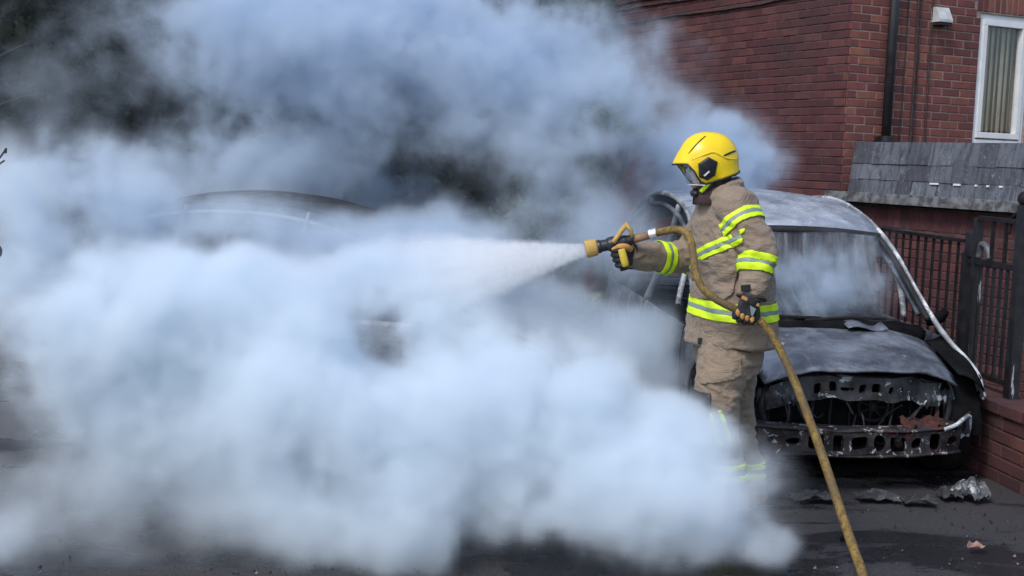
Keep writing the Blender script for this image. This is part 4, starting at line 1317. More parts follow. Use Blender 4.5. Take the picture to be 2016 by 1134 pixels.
# ---- body: one continuous figure under the kit, with a face behind the visor
HEADC = W(1399, 322, 5.90)
HF = Vector((-math.cos(R(10)), -math.sin(R(10)), 0)); HL = Vector((math.sin(R(10)), -math.cos(R(10)), 0)); HU = Vector((0, 0, 1))
def H(f, l, u): return HEADC + HF * f + HL * l + HU * u
def build_body():
    mb = MB()
    mb.rings(torso_rings([(402, 1398, 1462), (420, 1392, 1478), (450, 1390, 1484), (500, 1390, 1488), (560, 1390, 1492), (620, 1386, 1492), (680, 1388, 1492), (715, 1396, 1484)]))
    for rows in (SL_L, SL_R): tube_limb(mb, [(x, y, Y, min(r * 0.62, 0.05)) for (x, y, Y, r) in rows], 14)
    for rows in (LEG_L, LEG_R): tube_limb(mb, [(x, y, Y, r * 0.72 if r > 0.09 else r * 0.62) for (x, y, Y, r) in rows], 14)
    mb.tube([W(1430, 412), W(1416, 372), W(1404, 345)], [0.07, 0.06, 0.058], 14)
    # hands and feet in outline, inside gloves and boots
    mb.ball(W(1470, 607, 5.60), (0.03, 0.02, 0.035)); mb.ball(W(1228, 503, 5.95), (0.035, 0.025, 0.03))
    mb.tube([W(1481, 584, 5.63), W(1472, 603, 5.60)], 0.028, 10); mb.tube([W(1250, 504, 5.99), W(1230, 503, 5.955)], 0.028, 10)
    mb.tube([W(1439, 995, 5.81), W(1432, 1012, 5.80), W(1398, 1019, 5.79)], [0.034, 0.03, 0.02], 10)
    mb.tube([W(1477, 985, 6.06), W(1472, 998, 6.05), W(1440, 1004, 6.04)], [0.034, 0.03, 0.02], 10)
    # head: skull, jaw, nose, brow, lips, ears
    mb.ball(H(-0.012, 0, 0.03), (0.098, 0.078, 0.088), 20, 14)
    mb.ball(H(0.028, 0, -0.055), (0.062, 0.056, 0.062), 18, 12)
    mb.tube([H(0.083, 0, 0.012), H(0.098, 0, -0.014), H(0.112, 0, -0.032), H(0.098, 0, -0.043)], [0.012, 0.013, 0.015, 0.012], 10)
    mb.ball(H(0.082, 0, -0.064), (0.015, 0.026, 0.009)); mb.ball(H(0.081, 0, -0.078), (0.015, 0.023, 0.009))
    mb.ball(H(0.07, 0, -0.103), (0.024, 0.03, 0.02))
    for s in (-1, 1):
        mb.ball(H(0.075, s * 0.034, 0.022), (0.022, 0.026, 0.009)); mb.ball(H(-0.01, s * 0.078, -0.02), (0.02, 0.012, 0.032)); mb.ball(H(0.06, s * 0.045, -0.035), (0.026, 0.022, 0.024))
    me = remeshed(mb, 'body', 0.009, 3, 0.4)
    o = link_mesh('body', me, M_SKIN, FIRE)
    for s in (-1, 1):
        e = MB().ball(H(0.074, s * 0.033, 0.004), (0.012, 0.013, 0.012), 12, 8).build('eye', worn('eye', (0.5, 0.5, 0.5), (0.6, 0.6, 0.6), 3, 0.2), o, smooth=True)
        MB().ball(H(0.0835, s * 0.0335, 0.003), (0.004, 0.006, 0.006), 10, 6).build('iris', M_BLKPLASTIC, o, smooth=True)
    return o
build_body()

# ---- tunic
def build_tunic():
    mb = MB()
    mb.rings(torso_rings([(392, 1394, 1462), (402, 1387, 1474), (418, 1382, 1484), (440, 1377, 1492), (475, 1371, 1500), (515, 1370, 1508), (555, 1371, 1515), (590, 1366, 1519), (620, 1362, 1520), (650, 1357, 1521), (674, 1353, 1521), (676, 1356, 1518)]))
    pl = tube_limb(mb, SL_L); pr = tube_limb(mb, SL_R)
    # shoulder caps, collar
    mb.ball(W(1450, 410, 5.80), (0.10, 0.10, 0.095)); mb.ball(W(1412, 415, 6.00), (0.10, 0.10, 0.095))
    mb.ball(W(1462, 402, 5.90), (0.075, 0.12, 0.06))
    col_ = [(1430, 408, 0.105, 0.098), (1426, 392, 0.098, 0.093), (1423, 376, 0.093, 0.09), (1421, 362, 0.092, 0.09)]
    axis = (W(1421, 355) - W(1437, 400)).normalized()
    mb.rings([ring_at(W(x, y, 5.90), LEFT, a, b_, axis=axis) for (x, y, a, b_) in col_])
    me = remeshed(mb, 'tunic', 0.0075, 5, 0.5)
    elbow = W(1500, 498, 5.66); armpit = W(1440, 470, 5.75); waist_z = W(1440, 585).z; elb_r = W(1352, 500, 6.1)
    belly = W(1385, 545, 5.8)
    def fn(p, n):
        d = 0.0
        q = Vector((p.x * 5, p.y * 5, p.z * 9))
        d += 0.013 * mnoise.noise(q + Vector((3, 1, 2)))
        d += 0.009 * ridged(Vector((p.x * 9 + p.z * 6, p.y * 9, p.z * 15 - p.x * 5)))
        d += 0.0025 * mnoise.noise(p * 34)
        for (c, r, a) in ((elbow, 0.17, 0.016), (armpit, 0.19, 0.016), (elb_r, 0.16, 0.011), (belly, 0.17, 0.011)):
            k = max(0.0, 1 - (p - c).length / r)
            if k > 0:
                w_ = p - c
                d += a * k * ridged(Vector((w_.x * 8 - w_.z * 14, w_.y * 8, w_.z * 20 + w_.x * 12)) + c)
        k = math.exp(-((p.z - waist_z) / 0.03) ** 2)
        d -= 0.006 * k
        return d
    wrinkle(me, fn)
    o = link_mesh('tunic', me, M_TUNIC, FIRE)
    notl = lambda p: path_dist(p, pl[4:]) > 0.088
    notr = lambda p: path_dist(p, pr[8:]) > 0.085
    inl = lambda p, n_: path_dist(p, pl) < 0.115 and (p - W(1395, 470, 5.75)).length > 0.10
    # left forearm, left upper arm, right forearm
    ax = (W(1486, 545, 5.645) - W(1492, 500, 5.68))
    bands(me, W(1488, 521, 5.66), ax, lambda p, n_: path_dist(p, pl[20:]) < 0.092 and p.y < W(1488, 521, 5.742).y, o, 0.030, 0.018)
    ax = (W(1488, 480, 5.70) - W(1452, 418, 5.79))
    bands(me, W(1464, 437, 5.76), ax, lambda p, n_: path_dist(p, pl[5:24]) < 0.106 and p.y < W(1464, 437, 5.83).y, o, 0.021, 0.018)
    bands(me, W(1305, 505, 6.07), (W(1285, 505, 6.04) - W(1320, 506, 6.09)), lambda p, n_: path_dist(p, pr[12:]) < 0.10, o, 0.025, 0.016)
    # chest and waist
    bands(me, W(1412, 484, 5.72), Vector((0.30, -0.26, -0.92)), lambda p, n_: notl(p) and notr(p) and path_dist(p, pl) > 0.075 and p.x < W(1458, 480, 5.75).x, o, 0.021, 0.018)
    bands(me, W(1440, 613, 5.75), Vector((0.0, 0.05, -1.0)), lambda p, n_: path_dist(p, pl[28:]) > 0.07, o, 0.031, 0.020)
    # patch pocket on the front
    c = W(1412, 548, 5.72)
    strip(me, 'pocket', [(c + Vector((0.085, 0, 0)), Vector((1, 0, -0.15))), (c - Vector((0.085, 0, 0)), Vector((-1, 0, 0))), (c + Vector((0, 0, 0.085)), Vector((-0.15, 0, 1))), (c - Vector((0, 0, 0.10)), Vector((0.12, 0, -1))), (c + Vector((0.06, 0, -0.075)), Vector((1, 0, -1)))],
          lambda p, n_: n_.y < -0.15 and notl(p) and notr(p) and path_dist(p, pl) > 0.078, M_TUNIC, o, 0.003, 0.009)
    # tab at the left cuff, cuff rim, hem seam, chest flap
    c = W(1468, 567, 5.575)
    MB().cbox(c, (0.044, 0.012, 0.030), 0.003, Matrix.Rotation(R(-8), 4, 'Y')).build('cuff_tab', M_BLKPLASTIC, o)
    for (a, b_, cen, r) in (((1485, 550, 5.645), (1479, 584, 5.63), (1479.5, 586, 5.63), 0.066), ((1285, 505, 6.04), (1240, 503, 5.98), (1241, 503, 5.98), 0.062)):
        nrm = (W(*b_) - W(*a)).normalized()
        rg = ring_at(W(*cen), LEFT if abs(nrm.z) > 0.5 else (0, 0, 1), r, r, 22, 2.0, nrm)
        MB().tube(rg + [rg[0]], 0.006, 6, cap=False).build('cuff_edge', M_HOOD, o, smooth=True)
    return o
build_tunic()

# ---- trousers
def build_trousers():
    mb = MB()
    mb.rings(torso_rings([(640, 1378, 1502), (670, 1376, 1499), (700, 1374, 1494), (722, 1378, 1486), (738, 1388, 1474)]))
    pl = tube_limb(mb, LEG_L); pr = tube_limb(mb, LEG_R)
    me = remeshed(mb, 'trousers', 0.0075, 5, 0.5)
    knee = W(1408, 800, 5.72); crot = W(1450, 735, 5.85); kr = W(1460, 820, 6.0)
    def fn(p, n):
        d = 0.013 * mnoise.noise(Vector((p.x * 6, p.y * 6, p.z * 7)) + Vector((8, 2, 4)))
        d += 0.009 * ridged(Vector((p.x * 10 - p.z * 7, p.y * 8, p.z * 15 + p.x * 6)))
        d += 0.002 * mnoise.noise(p * 30)
        for (c, r, a) in ((knee, 0.18, 0.015), (crot, 0.17, 0.015), (kr, 0.15, 0.012)):
            k = max(0.0, 1 - (p - c).length / r)
            if k > 0: d += a * k * ridged(Vector(((p - c).x * 6, (p - c).y * 6, (p - c).z * 24 + (p - c).x * 14)) + c)
        return d
    wrinkle(me, fn)
    o = link_mesh('trousers', me, M_TROUSER, FIRE)
    # knee pads: black patch on the front of each knee
    for (pts, kx, ky, kY) in ((pl, 1380, 808, 5.75), (pr, 1415, 815, 6.02)):
        c = W(kx, ky, kY); fw = Vector((-1, -0.12, 0.0)).normalized()
        bas = W(1388, ky, kY) if kY < 5.9 else W(1425, ky, kY)
        strip(me, 'knee_pad', [(c + Vector((0, 0, 0.098)), Vector((0, 0, 1))), (c - Vector((0, 0, 0.11)), Vector((0, 0, -1))), (bas, -fw)],
              lambda p, n_, pts=pts: path_dist(p, pts) < 0.135 and (p - c).length < 0.25, M_RUBBER, o, 0.004, 0.010)
    # shin tape on the outer side of the near leg
    c = W(1416, 840, 5.70)
    along = (W(1428, 872) - W(1404, 808)); along.y = 0; along.normalize()
    side = Vector((along.z, 0, -along.x)).normalized()
    if side.x < 0: side = -side
    near = lambda p, n_: n_.y < -0.15 and path_dist(p, pl) < 0.125
    for (lo, hi, m, nm) in ((-0.034, -0.014, M_LIME, 'lime_stripe'), (0.014, 0.034, M_LIME, 'lime_stripe'), (-0.014, 0.014, M_SILVER, 'silver_stripe')):
        strip(me, nm, [(c + side * hi, side), (c + side * lo, -side), (c + along * 0.085, along), (c - along * 0.085, -along)], near, m, o)
    # ankle tapes
    bands(me, W(1433, 925, 5.80), Vector((0.03, 0, -1)), lambda p, n_: path_dist(p, pl[32:]) < 0.11 and p.y < PY + 0.03 - PB.y, o, 0.030, 0.022)
    bands(me, W(1471, 922, 6.06), Vector((0.05, 0, -1)), lambda p, n_: path_dist(p, pr[28:]) < 0.105 and p.y > PY + 0.06 - PB.y, o, 0.030, 0.022)
    # thigh pocket flap, dark buckle under the tunic hem
    c = W(1425, 728, 5.70)
    strip(me, 'pocket', [(c + Vector((0.075, 0, 0)), Vector((1, 0, 0.1))), (c - Vector((0.10, 0, 0)), Vector((-1, 0, 0))), (c + Vector((0, 0, 0.05)), Vector((-0.2, 0, 1))), (c - Vector((0, 0, 0.045)), Vector((0.25, 0, -1)))],
          lambda p, n_: n_.y < -0.2 and p.y < PY - 0.02 - PB.y, M_TROUSER, o, 0.003, 0.006)
    MB().cbox(W(1379, 671, 5.79), (0.026, 0.02, 0.03), 0.004).build('buckle', M_BLKPLASTIC, o)
    return o
build_trousers()

# ---- boots
for (ank, toe, nm) in (((1439, 993, 5.81), (1385, 1020, 5.78), 'boot'), ((1477, 985, 6.06), (1424, 1006, 6.02), 'boot')):
    A, T = W(*ank), W(*toe)
    T.z = 0.035
    d = (T - A); d.z = 0; d.normalize()
    hl = Vector((A.x, A.y, 0.045)) - d * 0.03
    mb = MB()
    c = catmull([tuple(Vector((A.x, A.y, 0.24))) + (0.072,), tuple(Vector((A.x, A.y, 0.13))) + (0.070,), tuple(hl + Vector((0, 0, 0.03))) + (0.062,)], 5)
    mb.tube([q[:3] for q in c], [q[3] for q in c], 14)
    c = catmull([tuple(hl + Vector((0, 0, 0.012))) + (0.05,), tuple(hl.lerp(T, 0.45) + Vector((0, 0, 0.018))) + (0.052,), tuple(hl.lerp(T, 0.8) + Vector((0, 0, 0.012))) + (0.052,), tuple(T + Vector((0, 0, 0.01))) + (0.035,)], 5)
    mb.tube([q[:3] for q in c], [q[3] for q in c], 14, flat=0.9)
    me = remeshed(mb, 'boot', 0.008, 3, 0.5)
    bo = link_mesh('boot', me, M_RUBBER, FIRE)
    so = MB(); pts = [hl - d * 0.03, hl.lerp(T, 0.4), hl.lerp(T, 0.8), T + d * 0.02]
    c = catmull([(p.x, p.y, 0.018, r) for p, r in zip(pts, (0.045, 0.048, 0.052, 0.03))], 5)
    so.tube([q[:3] for q in c], [q[3] for q in c], 12)
    so.v = [(v[0], v[1], 0.018 + (v[2] - 0.018) * 0.3) for v in so.v]
    so.build('sole', M_RUBBER, bo)

# ---- helmet
def helmet_point(th, al, edge_push=0.0):
    """Shell surface: azimuth th from the front (positive to the figure's left), al from the crown."""
    ff = 0.160 if abs(math.cos(th)) * math.cos(th) > 0 else 0.150
    if al <= math.pi / 2: h, r = 0.142 * math.cos(al), math.sin(al)
    else:
        h = -0.142 * math.sin(al - math.pi / 2) * 1.0
        r = 1.0 - (abs(h) / 0.235) ** 2.2
    e = 1 / ((abs(math.cos(th) / 1.0) ** 2.25 + abs(math.sin(th)) ** 2.25) ** (1 / 2.25))
    f_, l_ = ff * e * r * math.cos(th), 0.126 * e * r * math.sin(th)
    # crest along the middle and a brow that sweeps forward
    crest = 0.009 * math.exp(-(l_ / 0.018) ** 2) * min(1.0, r * 1.4)
    if al < math.pi / 2 * 0.98:
        f_ *= 1 + crest * 1.2; h += crest
    if math.cos(th) > 0.6 and h < 0.055:
        f_ += 0.022 * ((math.cos(th) - 0.6) / 0.4) * min(1.0, (0.055 - h) / 0.07)
    return f_ * (1 + edge_push), l_ * (1 + edge_push), h
HO = W(1396, 315, 5.90)
HS = 0.92
def HP(f, l, u): return HO + (HF * f + HL * l + HU * u) * HS
EDGE = [(0, -0.030), (28, -0.026), (40, -0.026), (50, -0.060), (58, -0.112), (70, -0.121), (85, -0.112), (105, -0.094), (130, -0.072), (155, -0.056), (180, -0.048)]
def edge_h(th):
    d = abs(math.degrees(math.atan2(math.sin(th), math.cos(th))))
    for (a, x), (b, y) in zip(EDGE, EDGE[1:]):
        if a <= d <= b: return x + (y - x) * (d - a) / (b - a)
    return EDGE[-1][1]
def surf_lat(f, u):
    """Lateral distance of the shell's side at a point seen from the side."""
    ff = 0.160 if f > 0 else 0.150
    r = math.sqrt(max(0.0, 1 - (u / 0.142) ** 2)) if u > 0 else 1 - (abs(u) / 0.235) ** 2.2
    k = min(0.98, abs(f) / (ff * max(r, 0.05)))
    return 0.126 * r * (1 - k ** 2.25) ** (1 / 2.25)
def build_helmet():
    P = []
    NT_, NA = 72, 22
    for i in range(NA + 1):
        row = []
        for j in range(NT_):
            th = 2 * math.pi * j / NT_
            he = edge_h(th)
            amax = math.pi / 2 + math.asin(min(0.99, -he / 0.142))
            al = 0.02 + (amax - 0.02) * i / NA
            push = 0.0
            if math.cos(th) < -0.2: push = 0.09 * max(0.0, (i - NA * 0.8) / (NA * 0.2)) ** 1.6
            if math.cos(th) > 0.55: push = 0.05 * max(0.0, (i - NA * 0.82) / (NA * 0.18)) ** 1.6
            row.append(HP(*helmet_point(th, al, push)))
        P.append(row)
    mb = MB(); mb.rings(P, cap=False)
    mb.f.append(tuple(range(NT_)))
    me = modded(mb.mesh('helmet', True), [('SOLIDIFY', {'thickness': 0.006, 'offset': -1.0})])
    me.polygons.foreach_set('use_smooth', [True] * len(me.polygons))
    o = link_mesh('helmet', me, M_HELMET, FIRE)
    # black rim bead along the edge
    rim = [Vector(P[NA][j]) for j in range(NT_)]
    MB().tube(rim + [rim[0]], 0.0045, 6, cap=False).build('rim', M_BLKPLASTIC, o, smooth=True)
    def px(x, y): return ((1396 - x) / PS / HS, (315 - y) / PS / HS)
    for s in (1, -1):
        # hexagonal side panel
        poly = [px(*q) for q in ((1361, 323), (1378, 310), (1396, 318), (1394, 344), (1381, 354), (1365, 348))]
        cx, cy_ = sum(p[0] for p in poly) / 6, sum(p[1] for p in poly) / 6
        v = []
        for (k, pr) in ((1.06, -0.004), (1.0, 0.007), (0.86, 0.009), (0.0, 0.009)):
            for p in poly:
                f_, u_ = cx + (p[0] - cx) * k, cy_ + (p[1] - cy_) * k
                v.append(HP(f_, s * (surf_lat(f_, u_) + pr), u_))
        fcs = []
        for r in range(3):
            for k in range(6): fcs.append((r * 6 + k, r * 6 + (k + 1) % 6, (r + 1) * 6 + (k + 1) % 6, (r + 1) * 6 + k))
        mb = MB(); mb.add(v, fcs)
        pn = mb.build('side_panel', M_BLKPLASTIC, o)
        lb = [px(*q) for q in ((1371, 345), (1380, 335), (1382, 338), (1374, 347))]
        mb = MB(); mb.add([HP(f_, s * (surf_lat(f_, u_) + 0.0115), u_) for f_, u_ in lb], [(0, 1, 2, 3)])
        mb.build('panel_mark', M_WHITE, pn)
        # slots: long front one and short rear one
        for pts, w_ in (([(1341, 311), (1347, 301), (1356, 289), (1367, 278), (1378, 270)], 0.0035), ([(1408, 307), (1416, 303), (1426, 299), (1437, 296)], 0.0045)):
            L = []
            for q in pts:
                f_, u_ = px(*q); L.append(HP(f_, s * (surf_lat(f_, u_) + 0.0005), u_))
            MB().tube(catmull(L, 4), w_, 6, flat=1.0).build('slot', M_BLKPLASTIC, o, smooth=True)
        # raised moulding sweeping from the brow over the panel to the back
        pts = [(1350, 316), (1372, 305), (1388, 300), (1402, 305), (1418, 311), (1440, 312)]
        L = []
        for q in pts:
            f_, u_ = px(*q); L.append(HP(f_, s * (surf_lat(f_, u_) - 0.0005), u_))
        MB().tube(catmull(L, 5), 0.005, 8).build('moulding', M_HELMET, o, smooth=True)
    # visor
    m, t, b, out = new_mat('clear_visor')
    tr = t.n('ShaderNodeBsdfTransparent', {'Color': (0.78, 0.83, 0.84, 1)})
    g = t.n('ShaderNodeBsdfGlossy', {'Roughness': 0.08, 'Color': (0.95, 0.97, 1.0, 1)})
    lw = t.n('ShaderNodeLayerWeight', {'Blend': 0.45})
    mx = t.n('ShaderNodeMixShader', {0: t.math('ADD', t.math('MULTIPLY', lw.outputs['Facing'], 0.55), 0.12), 1: tr.outputs[0], 2: g.outputs[0]})
    m.node_tree.links.new(mx.outputs[0], out.inputs[0])
    P = []
    for i in range(9):
        a = i / 8
        u_ = -0.022 - 0.105 * a
        P.append([HP((0.132 - 0.03 * a * a) * math.cos(th), 0.112 * math.sin(th), u_) for th in np.linspace(-R(62), R(62), 25)])
    MB().grid(P).build('visor', m, o, smooth=True)
    P = []
    MB().tube([P_ for P_ in [HP(0.102 * math.cos(th), 0.112 * math.sin(th), -0.128) for th in np.linspace(-R(62), R(62), 25)]], 0.002, 6).build('visor_edge', M_WHITE, o, smooth=True)
    # chin strap, lime, and black chin cup
    for s in (1, -1):
        MB().tube(catmull([HP(0.02, s * 0.088, -0.108), HP(0.038, s * 0.080, -0.135), HP(0.055, s * 0.058, -0.162)], 5), 0.010, 8, flat=0.45).build('chin_strap', M_LIME, o, smooth=True)
        MB().tube(catmull([HP(0.000, s * 0.088, -0.110), HP(0.022, s * 0.080, -0.140), HP(0.045, s * 0.056, -0.172)], 5), 0.009, 8, flat=0.5).build('chin_strap', M_BLKPLASTIC, o, smooth=True)
    MB().ball(HP(0.066, 0, -0.172), (0.024, 0.045, 0.02), 14, 8).build('chin_cup', M_BLKPLASTIC, o, smooth=True)
    # nape guard and pale inner pad at the back
    P = [[HP(0.128 * k * math.cos(th), 0.108 * k * math.sin(th), u_) for th in np.linspace(R(95), R(265), 21)] for (k, u_) in ((1.0, -0.03), (0.98, -0.06), (0.93, -0.095), (0.88, -0.125))]
    MB().grid(P).build('nape_guard', M_HOOD, o, smooth=True)
    MB().ball(HP(-0.128, 0.03, -0.055), (0.018, 0.035, 0.022), 12, 8).build('inner_pad', worn('pad', (0.45, 0.36, 0.24), (0.55, 0.45, 0.30), 9, 0.8), o, smooth=True)
    # flash hood round head and neck, open at the face
    P = []
    for (u_, rf, rl, op) in ((0.02, 0.112, 0.094, 60), (-0.03, 0.112, 0.094, 52), (-0.075, 0.106, 0.088, 50), (-0.115, 0.098, 0.08, 42), (-0.15, 0.09, 0.074, 30), (-0.19, 0.085, 0.076, 12), (-0.23, 0.088, 0.085, 4)):
        P.append([HP(rf * math.cos(th) - 0.01 - 0.06 * max(0, -0.1 - u_), rl * math.sin(th), u_) for th in np.linspace(R(op), R(360 - op), 33)])
    me = modded(MB().grid(P).mesh('flash_hood', True), [('SOLIDIFY', {'thickness': 0.006, 'offset': 0.0})])
    me.polygons.foreach_set('use_smooth', [True] * len(me.polygons))
    link_mesh('flash_hood', me, M_HOOD, FIRE)
build_helmet()

# ---- the hose line and nozzle
HOSE_PTS = [(1285, 461, 5.90), (1308, 455, 5.88), (1332, 452, 5.84), (1350, 458, 5.78), (1361, 478, 5.71), (1365, 505, 5.665), (1369, 535, 5.64), (1382, 565, 5.61), (1408, 588, 5.585), (1440, 605, 5.575), (1468, 616, 5.585), (1496, 632, 5.59), (1520, 660, 5.58), (1543, 703, 5.55), (1565, 752, 5.50), (1592, 822, 5.43), (1620, 900, 5.34), (1648, 985, 5.18), (1676, 1068, 5.00), (1696, 1124, 4.88), (1712, 1172, 4.76)]
HW = [at(*p) for p in HOSE_PTS]
HW += [Vector((HW[-1].x + 0.03, 4.62, 0.028)), Vector((1.55, 4.2, 0.024)), Vector((1.95, 3.4, 0.024)), Vector((2.1, 2.4, 0.024)), Vector((1.9, 1.0, 0.024))]
HB = Vector((HW[10].x, HW[10].y, 0.0))
def hose_mat():
    m, t, b, out = new_mat('grimy_yellow_hose')
    tc = t.n('ShaderNodeTexCoord').outputs['Object']
    n1 = t.noise(tc, 28.0, 5.0, 0.7)
    col = t.mix(t.step(n1, 0.35, 0.65), c4((0.135, 0.085, 0.022)), c4((0.27, 0.178, 0.042)))
    col = t.mix(t.step(t.noise(tc, 75.0, 3.0, 0.6), 0.50, 0.64, 0.0, 0.85), col, c4((0.075, 0.052, 0.022)))
    col = t.mix(t.step(t.noise(tc, 7.0, 5.0, 0.65), 0.46, 0.66, 0.0, 0.8), col, c4((0.085, 0.062, 0.036)))
    t.set(b.inputs['Base Color'], col)
    b.inputs['Roughness'].default_value = 0.75
    wv = t.n('ShaderNodeTexVoronoi', {'Vector': tc, 'Scale': 150.0}).outputs['Distance']
    t.set(b.inputs['Normal'], t.n('ShaderNodeBump', {'Strength': 0.6, 'Distance': 0.004, 'Height': wv}))
    return m
def build_hose():
    root = empty('fire_hose', HB)
    tag(root, 'grimy yellow fire hose with nozzle running from the hands down to the road', 'hose')
    L = lambda p: Vector(p) - HB
    c = catmull([tuple(L(p)) for p in HW], 8)
    c = [Vector(q) for q in c]
    rad = [0.0178 + 0.0012 * mnoise.noise(Vector((i * 0.35, 0, 0))) + 0.0030 * min(1.0, max(0.0, (i - 85) / 60.0)) for i in range(len(c))]
    MB().tube(c, rad, 14).build('hose', hose_mat(), root, smooth=True)
    # coupling and tail between nozzle and hose
    a, b_ = L(at(1283, 461, 5.90)), L(at(1290, 459.5, 5.895))
    m_st = worn('coupling_metal', (0.5, 0.52, 0.54), (0.7, 0.72, 0.73), 14, 0.35, 0.7)
    MB().tube([a - (b_ - a) * 0.6, b_ + (b_ - a) * 0.4], 0.026, 16).build('coupling', m_st, root, smooth=False)
    MB().tube([L(at(1240, 473, 5.90)), L(at(1262, 467, 5.90)), L(at(1284, 461, 5.90))], [0.021, 0.020, 0.020], 14).build('hose_tail', worn('rust_tail', (0.20, 0.11, 0.06), (0.30, 0.19, 0.12), 20, 0.8), root, smooth=True)
    # nozzle
    A0, A1 = L(at(1153, 491, 5.90)), L(at(1244, 472, 5.90))
    ax = (A1 - A0).normalized(); ln = (A1 - A0).length
    def prof(rows, name, mat, par):
        MB().tube([A0 + ax * (ln * q) for q, r in rows], [r for q, r in rows], 20).build(name, mat, par, smooth=False)
        return par.children[-1] if False else None
    m_ring = worn('tan_rubber', (0.40, 0.25, 0.06), (0.52, 0.34, 0.10), 16, 0.7, bump=0.4, bscale=40, c3=(0.2, 0.12, 0.04), s3=24)
    nz = MB().tube([A0 + ax * (ln * q) for q in (0.24, 0.30, 0.34, 0.46, 0.5, 0.62, 0.7, 0.84, 0.9, 1.02)], [0.030, 0.033, 0.028, 0.028, 0.034, 0.036, 0.030, 0.030, 0.026, 0.024], 20).build('nozzle', M_BLKPLASTIC, root, smooth=False)
    mb = MB()
    N = 20
    rings_ = []
    for (q, r) in ((0.0, 0.030), (0.0, 0.040), (0.03, 0.0425), (0.22, 0.0405), (0.25, 0.036), (0.25, 0.026), (0.03, 0.026)):
        t0 = A0 + ax * (ln * q); u = Vector((0, 1, 0)); v = ax.cross(u).normalized()
        rings_.append([t0 + (u * math.cos(2 * math.pi * k / N) + v * math.sin(2 * math.pi * k / N)) * r for k in range(N)])
    mb.rings(rings_, cap=False).build('bumper_ring', m_ring, nz)
    # teeth round the ring
    # bail handle: loop standing above the body
    for dy in (-0.036, 0.036):
        pts = [at(1207, 478, 5.90 + dy), at(1214, 468, 5.90 + dy), at(1224, 454, 5.90 + dy * 0.9), at(1233, 443, 5.90 + dy * 0.7)]
        MB().tube([L(p) for p in pts], 0.0115, 8, flat=0.8).build('bail_handle', m_ring, nz, smooth=True)
        MB().tube([L(at(1233, 443, 5.90 + dy * 0.7)), L(at(1241, 452, 5.90 + dy * 0.7)), L(at(1245, 468, 5.90 + dy * 0.7))], 0.0095, 8).build('bail_handle', m_ring, nz, smooth=True)
    MB().tube([L(at(1233, 443, 5.875)), L(at(1233, 443, 5.925))], 0.013, 8).build('bail_handle', m_ring, nz, smooth=True)
    # pistol grip
    MB().tube([L(at(1218, 482, 5.90)), L(at(1222, 504, 5.90)), L(at(1230, 532, 5.90))], [0.020, 0.022, 0.021], 12, flat=0.75).build('pistol_grip', M_BLKPLASTIC, nz, smooth=True)
    return root
build_hose()

